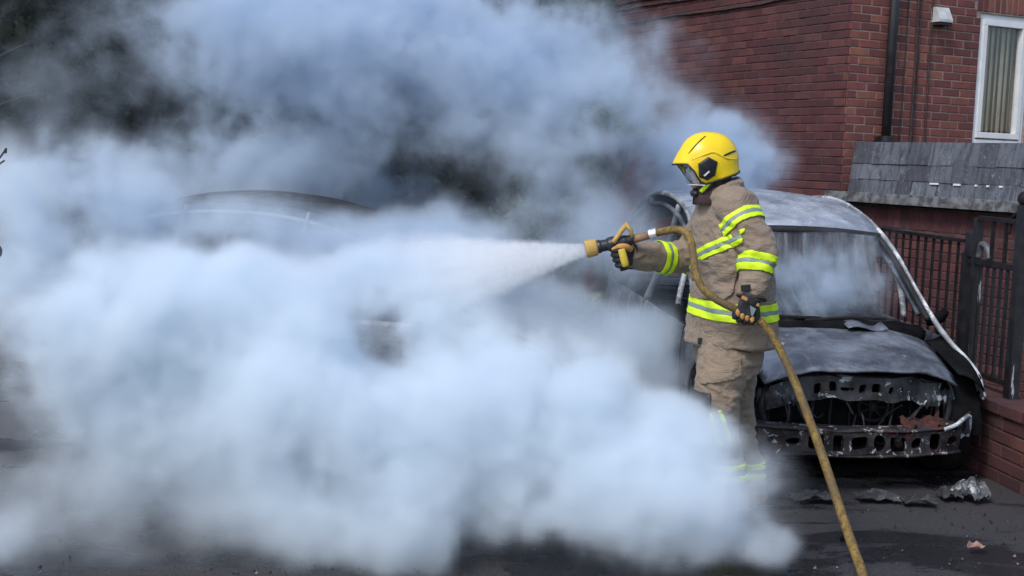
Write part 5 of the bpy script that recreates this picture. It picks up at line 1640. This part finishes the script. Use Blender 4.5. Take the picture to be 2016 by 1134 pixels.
# ---- gloves: palm and five bent fingers each
def finger(pts, rad, parent, mat=M_GLOVE, name='finger'):
    c = catmull([tuple(p) + (r,) for p, r in zip(pts, rad)], 5)
    return MB().tube([q[:3] for q in c], [q[3] for q in c], 10).build(name, mat, parent, smooth=True)
def build_gloves():
    # left hand: back of the hand to the camera, fingers closed under and round the hose
    c = W(1471, 606, 5.565)
    hd = (at(1496, 632, 5.59) - at(1440, 605, 5.575)).normalized()         # hose direction
    dn = Vector((-0.10, 0, -1)).normalized()
    dn = (dn - hd * dn.dot(hd) * 0.6).normalized()
    far = Vector((0, 1, 0))
    m = Matrix((hd, far, -dn)).transposed()
    mb = MB(); mb.cbox((0, 0, 0), (0.092, 0.038, 0.080), 0.017, m)
    mb.v = [tuple(Vector(p) + c) for p in mb.v]
    mb.tube([c - dn * 0.060 + hd * 0.010, c - dn * 0.042 + hd * 0.006, c - dn * 0.02], [0.046, 0.042, 0.040], 14, flat=0.7)
    pm = link_mesh('left_glove', remeshed(mb, 'left_glove', 0.005, 4, 0.5), M_GLOVE, FIRE)
    for k in range(4):
        o_ = hd * (-0.036 + 0.024 * k)
        kn = c + o_ + dn * (0.034 + 0.004 * math.sin(k * 1.3))
        l_ = (0.95, 1.05, 1.0, 0.85)[k]
        finger([kn - dn * 0.018, kn + dn * 0.014 * l_ - far * 0.004, kn + dn * 0.030 * l_ + far * 0.020, kn + dn * 0.022 * l_ + far * 0.048, kn - dn * 0.008 + far * 0.058], [0.0125, 0.0135, 0.013, 0.012, 0.010], pm)
        # orange knuckle pad
        MB().ball(kn + dn * 0.004 - far * 0.011, (0.0115, 0.009, 0.019), 10, 8).build('knuckle_pad', M_ORANGE, pm, smooth=True)
    finger([c + hd * 0.040 - dn * 0.02, c + hd * 0.056 + dn * 0.008 + far * 0.004, c + hd * 0.054 + dn * 0.036 + far * 0.012, c + hd * 0.046 + dn * 0.058 + far * 0.02], [0.014, 0.0145, 0.0135, 0.011], pm, name='thumb')
    mb = MB(); mb.cbox((0, 0, 0), (0.088, 0.010, 0.016), 0.004, m); mb.v = [tuple(Vector(p) + c - dn * 0.034 - far * 0.018) for p in mb.v]
    mb.build('wrist_patch', M_ORANGE, pm)
    mb = MB(); q = c - far * 0.0215
    mb.add([q + hd * 0.004 - dn * 0.016, q + hd * 0.036 - dn * 0.014, q + hd * 0.032 + dn * 0.022, q + hd * 0.024 + dn * 0.022], [(0, 1, 2, 3)])
    me = modded(mb.mesh('reflective_patch'), [('SOLIDIFY', {'thickness': 0.003, 'offset': 0.0})])
    link_mesh('reflective_patch', me, M_SILVER, pm)
    # right hand: palm behind the grip, fingers round its front and back towards the camera side
    c = W(1234, 505, 5.945)
    g0, g1 = W(1218, 484, 5.90), W(1230, 530, 5.90)
    gd = (g1 - g0).normalized()
    mb = MB(); m = Matrix((Vector((1, 0.15, 0)).normalized(), Vector((-0.15, 1, 0)).normalized(), Vector((0, 0, 1)))).transposed()
    mb.cbox((0, 0, 0), (0.066, 0.046, 0.092), 0.02, m)
    mb.v = [tuple(Vector(p) + c) for p in mb.v]
    mb.tube([W(1252, 504, 5.985), W(1243, 504, 5.97), c], [0.050, 0.048, 0.044], 14)
    pm = link_mesh('right_glove', remeshed(mb, 'right_glove', 0.005, 4, 0.5), M_GLOVE, FIRE)
    for k in range(4):
        b_ = g0 + gd * (0.018 + 0.025 * k)
        l_ = (1.0, 1.06, 1.0, 0.85)[k]
        f1 = [b_ + Vector((0.022, 0.042, 0)), b_ + Vector((-0.016 * l_, 0.034, -0.002)), b_ + Vector((-0.034 * l_, 0.004, -0.003)), b_ + Vector((-0.020, -0.028, -0.002)), b_ + Vector((0.012, -0.032, 0.0))]
        finger(f1, [0.0145, 0.0145, 0.0140, 0.0130, 0.0105], pm)
    mb = MB(); mb.tube(catmull([g0 + gd * 0.012 + Vector((0.006, -0.044, 0)), g0 + gd * 0.05 + Vector((0.006, -0.048, 0)), g0 + gd * 0.098 + Vector((0.006, -0.046, 0))], 5), [0.014, 0.017, 0.018, 0.018, 0.018, 0.018, 0.018, 0.018, 0.018, 0.017, 0.013], 10, flat=0.7)
    mb.build('finger_patch', worn('yellow_leather', (0.50, 0.36, 0.03), (0.62, 0.46, 0.05), 16, 0.7, bump=.4, bscale=40), pm, smooth=True)
    th = [c + Vector((0.012, -0.035, 0.038)), c + Vector((-0.014, -0.064, 0.052)), c + Vector((-0.050, -0.070, 0.050)), c + Vector((-0.078, -0.066, 0.036))]
    finger(th, [0.016, 0.0165, 0.015, 0.011], pm, M_ORANGE, 'thumb')
build_gloves()
# ------------------------------------------------------------------ small things on the road
def gnd(px, py):
    d = CAM_ROT.to_3x3() @ Vector(((px - 1008.0) / FPX, -(py - 567.0) / FPX, -1.0))
    return Vector((0, 0, CAM_H)) + d * (-CAM_H / d.z)

def rag(name, loc, lx, ly, h, mat, seed, rz=0.0, th=0.006):
    """Crumpled sheet lying on the ground."""
    rr = random.Random(seed)
    P = []
    n1, n2 = 16, 10
    for i in range(n1):
        a = -1 + 2 * i / (n1 - 1)
        row = []
        for j in range(n2):
            b_ = -1 + 2 * j / (n2 - 1)
            rad = 1 - 0.35 * abs(mnoise.noise(Vector((a * 2 + seed, b_ * 2, seed * 3.1))))
            k = max(abs(a), abs(b_)) * rad
            z = h * (0.5 + 0.9 * mnoise.noise(Vector((a * 1.7 + seed * 5, b_ * 1.9, seed)))) * (1 - 0.75 * (a * a + b_ * b_) / 2)
            z += 0.15 * h * mnoise.noise(Vector((a * 6, b_ * 6, seed)))
            row.append((a * lx * rad, b_ * ly * rad, max(0.008, z + 0.01)))
        P.append(row)
    me = modded(MB().grid(P).mesh(name), [('SOLIDIFY', {'thickness': th, 'offset': 1.0})])
    o = link_mesh(name, me, mat)
    o.location = (loc.x, loc.y, 0.006); o.rotation_euler = (0, 0, rz)
    return o
M_MOLTEN = burnt_mat('molten_plastic', (0.03, 0.032, 0.036), (0.12, 0.128, 0.14), (0.42, 0.45, 0.47), (0.05, 0.05, 0.05), 0.52, 0.66, 0.66, 0.0, 0.45, 2.0)
o = rag('molten_trim', gnd(1910, 985), 0.07, 0.09, 0.11, M_MOLTEN, 3.3, 0.5, 0.010)
tag(o, 'crumpled pale lump of molten trim on the road beside the front tyre', 'debris')
o = rag('molten_trim', gnd(1868, 985), 0.06, 0.06, 0.06, M_ASHPILE, 4.7, 0.1)
tag(o, 'dark charred sheet lying just left of the pale molten lump', 'debris')
for k, (x, y, a, b_, h, mt, lab) in enumerate((
        (1600, 990, 0.13, 0.05, 0.050, M_ASHPILE, 'long ash-grey strip of melted bumper at the left under the car nose'),
        (1725, 988, 0.12, 0.05, 0.05, M_ASHPILE, 'pale ragged strip of melted bumper under the middle of the car nose'),
        (1808, 996, 0.09, 0.05, 0.045, M_ASHPILE, 'low grey strip of melted bumper under the right of the car nose'))):
    o = rag('melted_bumper_strip', gnd(x, y), a, b_, h, mt, 9.1 + k * 2.3, R(6 - 4 * k))
    tag(o, lab, 'debris', 'melted bumper strips')
# curled dead leaf
P = [[(0.05 * a * (1 - 0.6 * abs(b_) ** 2), 0.028 * b_, 0.012 + 0.02 * abs(b_) ** 1.5 + 0.012 * a * a) for b_ in np.linspace(-1, 1, 9)] for a in np.linspace(-1, 1, 11)]
me = modded(MB().grid(P).mesh('dead_leaf', True), [('SOLIDIFY', {'thickness': 0.0025, 'offset': 0.0})])
o = link_mesh('dead_leaf', me, worn('dead_leaf', (0.26, 0.15, 0.12), (0.40, 0.27, 0.23), 20, 0.8, bump=0.5))
q = gnd(1920, 1088); o.location = (q.x, q.y, 0.002); o.rotation_euler = (0.1, 0.1, 0.4)
tag(o, 'curled pale brown dead leaf on the road at lower right', 'leaf')
# charred lumps
rr = random.Random(8)
for (x, y, r_, lab) in ((1660, 1064, 0.016, 'small black charred lump on the road right of the hose'), (557, 1092, 0.022, 'small black charred lump on the road at lower left'), (1385, 1120, 0.02, 'small charred lump at the bottom edge below the smoke bank'), (1480, 1098, 0.014, 'tiny charred lump beside the foot of the smoke bank')):
    mb = MB(); mb.ball((0, 0, r_ * 0.5), (r_, r_ * 0.8, r_ * 0.6), 10, 7)
    mb.v = [tuple(Vector(p) + mnoise.noise_vector(Vector(p) * 40 + Vector((x, 0, 0))) * r_ * 0.35) for p in mb.v]
    o = mb.build('charred_lump', M_SOOT, None); q = gnd(x, y); o.location = (q.x, q.y, 0.0)
    tag(o, lab, 'debris')
# grit and ash flakes
n = 2600
gx = RNG.uniform(-3.2, 3.0, n); gy = 4.4 + RNG.uniform(0, 1, n) ** 1.3 * 4.2
V, F = [], []
for i in range(n):
    s = 0.0025 + 0.008 * RNG.uniform() ** 4
    h = s * RNG.uniform(0.4, 0.9)
    a0 = RNG.uniform(0, 6.28)
    b = len(V)
    for k in range(4):
        a = a0 + k * 1.5708 + RNG.uniform(-0.4, 0.4)
        V.append((gx[i] + s * math.cos(a), gy[i] + s * math.sin(a), 0.003))
    V.append((gx[i] + s * 0.2, gy[i], 0.008 + h))
    F += [(b, b + 1, b + 4), (b + 1, b + 2, b + 4), (b + 2, b + 3, b + 4), (b + 3, b, b + 4)]
me = bpy.data.meshes.new('road_grit'); me.from_pydata(V, [], F)
m, t, b, out = new_mat('grit')
rd = t.n('ShaderNodeNewGeometry').outputs['Random Per Island']
t.set(b.inputs['Base Color'], t.mix(t.step(rd, 0.75, 1.0), c4((0.015, 0.015, 0.017)), c4((0.17, 0.165, 0.165))))
b.inputs['Roughness'].default_value = 0.9
o = link_mesh('road_grit', me, m)
tag(o, 'scattered grit and ash flakes on the wet road', 'grit', kind='stuff')
# bare sapling whose twig tips reach in at the left edge
root = empty('bare_sapling', Vector((at(-40, 700, 5.25).x, 5.25, 0)))
B0 = root.location.copy()
tag(root, 'thin bare sapling whose dark twig tips reach in at the left edge', 'sapling')
L = lambda p: tuple(Vector(p) - B0)
MB().tube(catmull([(0, 0, 0), (0.01, 0.01, 0.8), L(at(-38, 480, 5.25)), L(at(-30, 300, 5.25))], 8), list(np.linspace(0.016, 0.006, 25)), 8).build('stem', M_BARK, root, smooth=True)
for pts in (((-34, 360), (-14, 330), (3, 306), (13, 292)), ((-20, 338), (0, 322), (9, 316)), ((-36, 520), (-18, 505), (-2, 492))):
    MB().tube(catmull([L(at(x, y, 5.25)) for x, y in pts], 5), 0.0042, 6).build('twig', M_BARK, root, smooth=True)
MB().ball(L(at(-1, 495, 5.25)), (0.012, 0.010, 0.024), 10, 8).build('bud', M_BARK, root, smooth=True)
MB().ball(L(at(11, 297, 5.25)), (0.006, 0.006, 0.012), 10, 8).build('bud', M_BARK, root, smooth=True)
# ------------------------------------------------------------------ water spray from the nozzle
def build_spray():
    tip = at(1152, 491, 5.90)
    end = at(800, 560, 5.78)
    ax = (end - tip); ln = ax.length; ax.normalize()
    lo = Vector((min(tip.x, end.x) - 0.35, 5.25, min(tip.z, end.z) - 0.5)); hi = Vector((tip.x + 0.02, 6.4, max(tip.z, end.z) + 0.40))
    ng = bpy.data.node_groups.new('spray_field', 'GeometryNodeTree')
    ng.interface.new_socket('Geometry', in_out='INPUT', socket_type='NodeSocketGeometry')
    ng.interface.new_socket('Geometry', in_out='OUTPUT', socket_type='NodeSocketGeometry')
    t = NT(ng); go = t.n('NodeGroupOutput')
    pos = t.n('GeometryNodeInputPosition').outputs[0]
    v = t.vmath('SUBTRACT', pos, tuple(tip))
    d = t.vmath('DOT_PRODUCT', v, tuple(ax), out=1)
    r = t.vmath('LENGTH', t.vmath('SUBTRACT', v, t.vmath('SCALE', tuple(ax), d)), out=1)
    dist = t.vmath('LENGTH', v, out=1)
    wdt = t.math('ADD', t.math('MULTIPLY', d, 0.27), 0.026)
    q = t.math('DIVIDE', r, wdt)
    dirn = t.vmath('NORMALIZE', v)
    st = t.noise(t.vmath('ADD', t.vmath('SCALE', dirn, 9.0), t.vmath('SCALE', v, 0.6)), 4.2, 6.0, 0.7)
    fz = t.noise(pos, 11.0, 4.0, 0.6)
    qq = t.math('ADD', q, t.math('MULTIPLY', t.math('SUBTRACT', fz, 0.5), t.math('MULTIPLY', d, 0.9)))
    rim = t.step(qq, 1.05, 0.80)
    fall = t.math('DIVIDE', 1.0, t.math('POWER', t.math('ADD', t.math('MAXIMUM', d, 0.0), 0.12), 1.0))
    end_f = t.step(d, ln * 1.15, ln * 0.55)
    beg = t.step(d, -0.005, 0.01)
    den = t.math('MULTIPLY', t.math('MULTIPLY', t.math('MULTIPLY', rim, fall), t.math('MULTIPLY', end_f, beg)), t.step(st, 0.40, 0.62, 0.18, 1.9))
    vc = t.n('GeometryNodeVolumeCube')
    t.set(vc.inputs['Density'], t.math('MULTIPLY', den, 1.0))
    t.set(vc.inputs['Min'], tuple(lo)); t.set(vc.inputs['Max'], tuple(hi))
    for i, a in enumerate('XYZ'): vc.inputs['Resolution ' + a].default_value = int((hi[i] - lo[i]) / 0.014)
    sm = t.n('GeometryNodeSetMaterial'); t.set(sm.inputs['Geometry'], vc.outputs[0])
    ng.links.new(sm.outputs[0], go.inputs[0])
    m = bpy.data.materials.new('water_mist'); m.use_nodes = True; m.node_tree.nodes.clear()
    s = NT(m.node_tree)
    pv = s.n('ShaderNodeVolumePrincipled', {'Color': (0.99, 0.995, 1.0, 1.0), 'Density': SPRAY_DENSITY, 'Anisotropy': 0.0})
    m.node_tree.links.new(pv.outputs[0], s.n('ShaderNodeOutputMaterial').inputs['Volume'])
    sm.inputs['Material'].default_value = m
    o = MB().box((lo + hi) / 2, hi - lo).build('water_spray', m)
    o.modifiers.new('spray_field', 'NODES').node_group = ng
    tag(o, 'white cone of water spray fanning out from the hose nozzle', 'water spray', kind='stuff')
    # droplets flung out of the cone
    rr = np.random.default_rng(17); n = 900
    a = rr.normal(0, 1, (n, 3)); a -= np.outer(a @ np.array(ax), np.array(ax)); a /= np.linalg.norm(a, axis=1)[:, None]
    dd = rr.uniform(0.02, ln, n); rad = (0.03 + dd * 0.28) * rr.uniform(0.6, 1.04, n)
    P = np.array(tip) + np.outer(dd, np.array(ax)) + a * rad[:, None]
    P[:, 2] -= 0.05 * dd ** 2
    mb = MB()
    for i in range(n):
        s_ = 0.0012 + 0.0022 * rr.uniform() ** 2
        p = Vector(P[i])
        mb.add([p + Vector(x) * s_ for x in ((1, 0, 0), (-1, 0, 0), (0, 1, 0), (0, -1, 0), (0, 0, 1), (0, 0, -1))],
               [(0, 2, 4), (2, 1, 4), (1, 3, 4), (3, 0, 4), (2, 0, 5), (1, 2, 5), (3, 1, 5), (0, 3, 5)])
    md, t2, b2, o2 = new_mat('water_drop')
    b2.inputs['Base Color'].default_value = (0.75, 0.82, 0.9, 1); b2.inputs['Roughness'].default_value = 0.15
    o = mb.build('water_droplets', md, smooth=True)
    tag(o, 'fine droplets flying off the edge of the water spray', 'water droplets', kind='stuff')
SPRAY_DENSITY = 5.5
build_spray()
# ------------------------------------------------------------------ smoke
# Billows of smoke and steam between the two cars: one fog volume, filled with
# many soft puffs at their own places in space and broken up by turbulence.
def build_smoke():
    lo = Vector((-4.2, 4.3, 0.0)); hi = Vector((2.5, 10.0, 3.7))
    vox = 0.029
    res = [int((hi[i] - lo[i]) / vox) + 1 for i in range(3)]
    # photo place px, py and distance Y; half sizes in photo pixels (across, up) and metres (deep); amount
    puffs = SMOKE_PUFFS
    ng = bpy.data.node_groups.new('smoke_field', 'GeometryNodeTree')
    ng.interface.new_socket('Geometry', in_out='INPUT', socket_type='NodeSocketGeometry')
    ng.interface.new_socket('Geometry', in_out='OUTPUT', socket_type='NodeSocketGeometry')
    t = NT(ng)
    gi = t.n('NodeGroupInput'); go = t.n('NodeGroupOutput')
    pos = t.n('GeometryNodeInputPosition').outputs[0]
    def warp(p, scale, amp, detail, seed):
        q = t.vmath('ADD', p, (seed, seed * 0.7, -seed * 0.4))
        nz = t.vmath('SUBTRACT', t.noise(q, scale, detail, 0.55, out=1), (0.5, 0.5, 0.5))
        return t.vmath('ADD', p, t.vmath('SCALE', nz, amp))
    w = warp(pos, 0.9, 0.55, 2.0, 3.1)
    w = warp(w, 2.6, 0.24, 3.0, 9.7)
    total = None; cover = None
    for (px, py, Y, rx, ry, rd, amt) in puffs:
        c = at(px, py, Y)
        k = FPX / Y
        inv = (k / rx / 1.12, 1.0 / rd / 1.2, k / ry / 1.12)
        d = t.vmath('LENGTH', t.vmath('MULTIPLY', t.vmath('SUBTRACT', w, tuple(c)), inv), out=1)
        g = t.step(d, 1.25, 0.0)
        if amt < 0:                                # a gap torn into the smoke
            cover = t.math('MULTIPLY_ADD', g, amt, cover); continue
        total = t.math('MULTIPLY', g, amt) if total is None else t.math('MULTIPLY_ADD', g, amt, total)
        cover = g if cover is None else t.math('ADD', cover, g)
    # turbulence eats into the puffs: ragged billows at the edges, folds inside
    n1 = t.noise(t.vmath('ADD', w, (20.0, 4.0, 7.0)), 1.9, 7.0, 0.58, 0.15)
    n2 = t.noise(t.vmath('ADD', pos, (2.0, 14.0, 5.0)), 5.5, 5.0, 0.62, 0.2)
    n3 = t.noise(t.vmath('ADD', pos, (8.0, 3.0, 1.0)), 13.0, 4.0, 0.65, 0.3)
    br = t.math('ADD', t.math('ADD', t.math('MULTIPLY', t.math('SUBTRACT', n1, 0.5), 2.6), t.math('MULTIPLY', t.math('SUBTRACT', n2, 0.5), 1.5)), t.math('MULTIPLY', t.math('SUBTRACT', n3, 0.5), 0.9))
    bx_ = t.math('ADD', t.math('MINIMUM', cover, 1.1), t.math('MULTIPLY', br, 0.72))
    body = t.math('ADD', t.math('MULTIPLY', t.step(bx_, 0.08, 1.1), 0.38), t.math('MULTIPLY', t.step(bx_, 0.60, 1.12), 1.15))
    dens = t.math('MULTIPLY', t.math('MULTIPLY', total, body), t.step(br, -0.75, 0.75, 0.3, 1.8))
    dens = t.math('MAXIMUM', t.math('SUBTRACT', dens, 0.04), 0.0)
    vc = t.n('GeometryNodeVolumeCube')
    t.set(vc.inputs['Density'], dens)
    t.set(vc.inputs['Min'], tuple(lo)); t.set(vc.inputs['Max'], tuple(hi))
    for i, a in enumerate('XYZ'): vc.inputs['Resolution ' + a].default_value = res[i]
    sm = t.n('GeometryNodeSetMaterial')
    t.set(sm.inputs['Geometry'], vc.outputs[0])
    ng.links.new(sm.outputs[0], go.inputs[0])
    m = bpy.data.materials.new('smoke')
    m.use_nodes = True
    m.node_tree.nodes.clear()
    s = NT(m.node_tree)
    mo = s.n('ShaderNodeOutputMaterial')
    # white steam near the water, sootier smoke further back
    wp = s.n('ShaderNodeNewGeometry').outputs['Position']
    sx = s.n('ShaderNodeSeparateXYZ', {0: wp})
    nz = s.noise(wp, 1.3, 3.0, 0.6)
    k = s.step(s.math('ADD', sx.outputs['Y'], s.math('MULTIPLY', nz, 1.6)), 6.2, 8.2)
    pv = s.n('ShaderNodeVolumePrincipled', {'Color': s.mix(k, (0.884, 0.949, 1.0, 1.0), (0.70, 0.80, 0.905, 1.0)), 'Density': SMOKE_DENSITY, 'Anisotropy': 0.0})
    m.node_tree.links.new(pv.outputs[0], mo.inputs['Volume'])
    sm.inputs['Material'].default_value = m
    o = MB().box((lo + hi) / 2, hi - lo).build('smoke', m)
    md = o.modifiers.new('smoke_field', 'NODES')
    md.node_group = ng
    tag(o, 'thick pale blue-white smoke and steam billowing across the street', 'smoke', kind='stuff')
    return o

SMOKE_DENSITY = 1.0
SMOKE_PUFFS = [
    # low bright bank in front of the firefighter's legs
    (930, 790, 5.25, 280, 230, 0.50, 9.5),
    (680, 840, 5.20, 280, 190, 0.45, 6.0),
    (1180, 930, 5.15, 270, 160, 0.40, 6.5),
    (1380, 990, 5.08, 190, 120, 0.28, 6.0),
    (1490, 1075, 5.0, 130, 40, 0.25, 2.4),
    (900, 1000, 5.05, 380, 120, 0.35, 6.0),
    (1120, 740, 5.60, 190, 160, 0.35, 2.8),
    (1330, 880, 5.30, 110, 80, 0.25, 2.2),
    (430, 700, 5.30, 340, 180, 0.50, 6.5),
    (130, 600, 5.40, 300, 200, 0.50, 6.5),
    (330, 560, 5.60, 230, 100, 0.40, 4.0),
    (0, 390, 5.45, 130, 180, 0.35, 9.0),
    (620, 590, 5.60, 240, 120, 0.45, 4.5),
    (840, 575, 5.95, 220, 70, 0.35, 2.2),
    (850, 640, 5.8, 200, 80, 0.35, 3.0),
    (20, 1090, 4.90, 130, 90, 0.30, 3.0),
    (230, 930, 5.40, 420, 180, 0.50, 1.0),
    (480, 880, 5.50, 330, 140, 0.50, 1.6),
    (620, 1000, 5.20, 240, 80, 0.35, 1.2),
    # thin haze creeping over the road
    (260, 990, 5.2, 420, 110, 0.5, 0.35),
    (560, 1030, 5.1, 380, 70, 0.5, 0.6),
    # in front of the far car
    (130, 410, 6.4, 280, 150, 0.45, 7.0),
    (520, 430, 6.5, 400, 85, 0.40, 0.8),
    (560, 530, 6.4, 460, 100, 0.40, 6.0),
    (850, 480, 6.7, 160, 90, 0.40, 2.5),
    # thin veil over the flank of the near car and the space behind the figure
    (1240, 700, 6.20, 190, 170, 0.30, 2.6),
    (1080, 480, 6.9, 330, 190, 0.50, 1.6),
    (1270, 470, 6.6, 150, 120, 0.40, 0.5),
    (1000, 640, 5.95, 200, 80, 0.30, 2.0),
    (1130, 620, 6.3, 140, 110, 0.30, 1.2),
    (1285, 730, 6.15, 150, 180, 0.26, 3.6),
    # rising behind: broad grey-blue body with darker gaps
    (700, 270, 8.6, 380, 200, 0.60, 2.2),
    (380, 340, 8.3, 270, 150, 0.55, 2.2),
    (800, 60, 8.8, 440, 180, 0.80, 4.8),
    (470, 60, 8.6, 250, 150, 0.55, 2.2),
    (120, 170, 8.8, 300, 260, 0.60, 0.45),
    (640, 380, 9.3, 400, 90, 0.40, 1.6),
    (1080, 190, 8.6, 220, 180, 0.55, 2.0),
    (1050, 340, 8.0, 240, 140, 0.50, 2.0),
    (1310, 330, 9.2, 240, 150, 0.45, 5.0),
    (1450, 315, 9.0, 120, 130, 0.40, 6.0),
    (1270, 190, 8.2, 170, 130, 0.50, 2.4),
    (1260, 110, 9.4, 190, 130, 0.5, 0.9),
    # dark gaps
    (560, 190, 8.5, 130, 80, 0.9, -0.45),
    (890, 360, 8.2, 150, 90, 0.9, -0.6),
    (300, 230, 8.3, 110, 90, 0.8, -0.3),
    (1170, 210, 8.5, 70, 70, 0.8, -0.6),
    (752, 655, 5.6, 85, 85, 1.0, -0.75),
    # smoke inside the near car and curling over its roof
    (1600, 560, 7.6, 220, 130, 0.45, 5.0),
    (1560, 420, 8.4, 140, 50, 0.40, 1.6),
]
build_smoke()
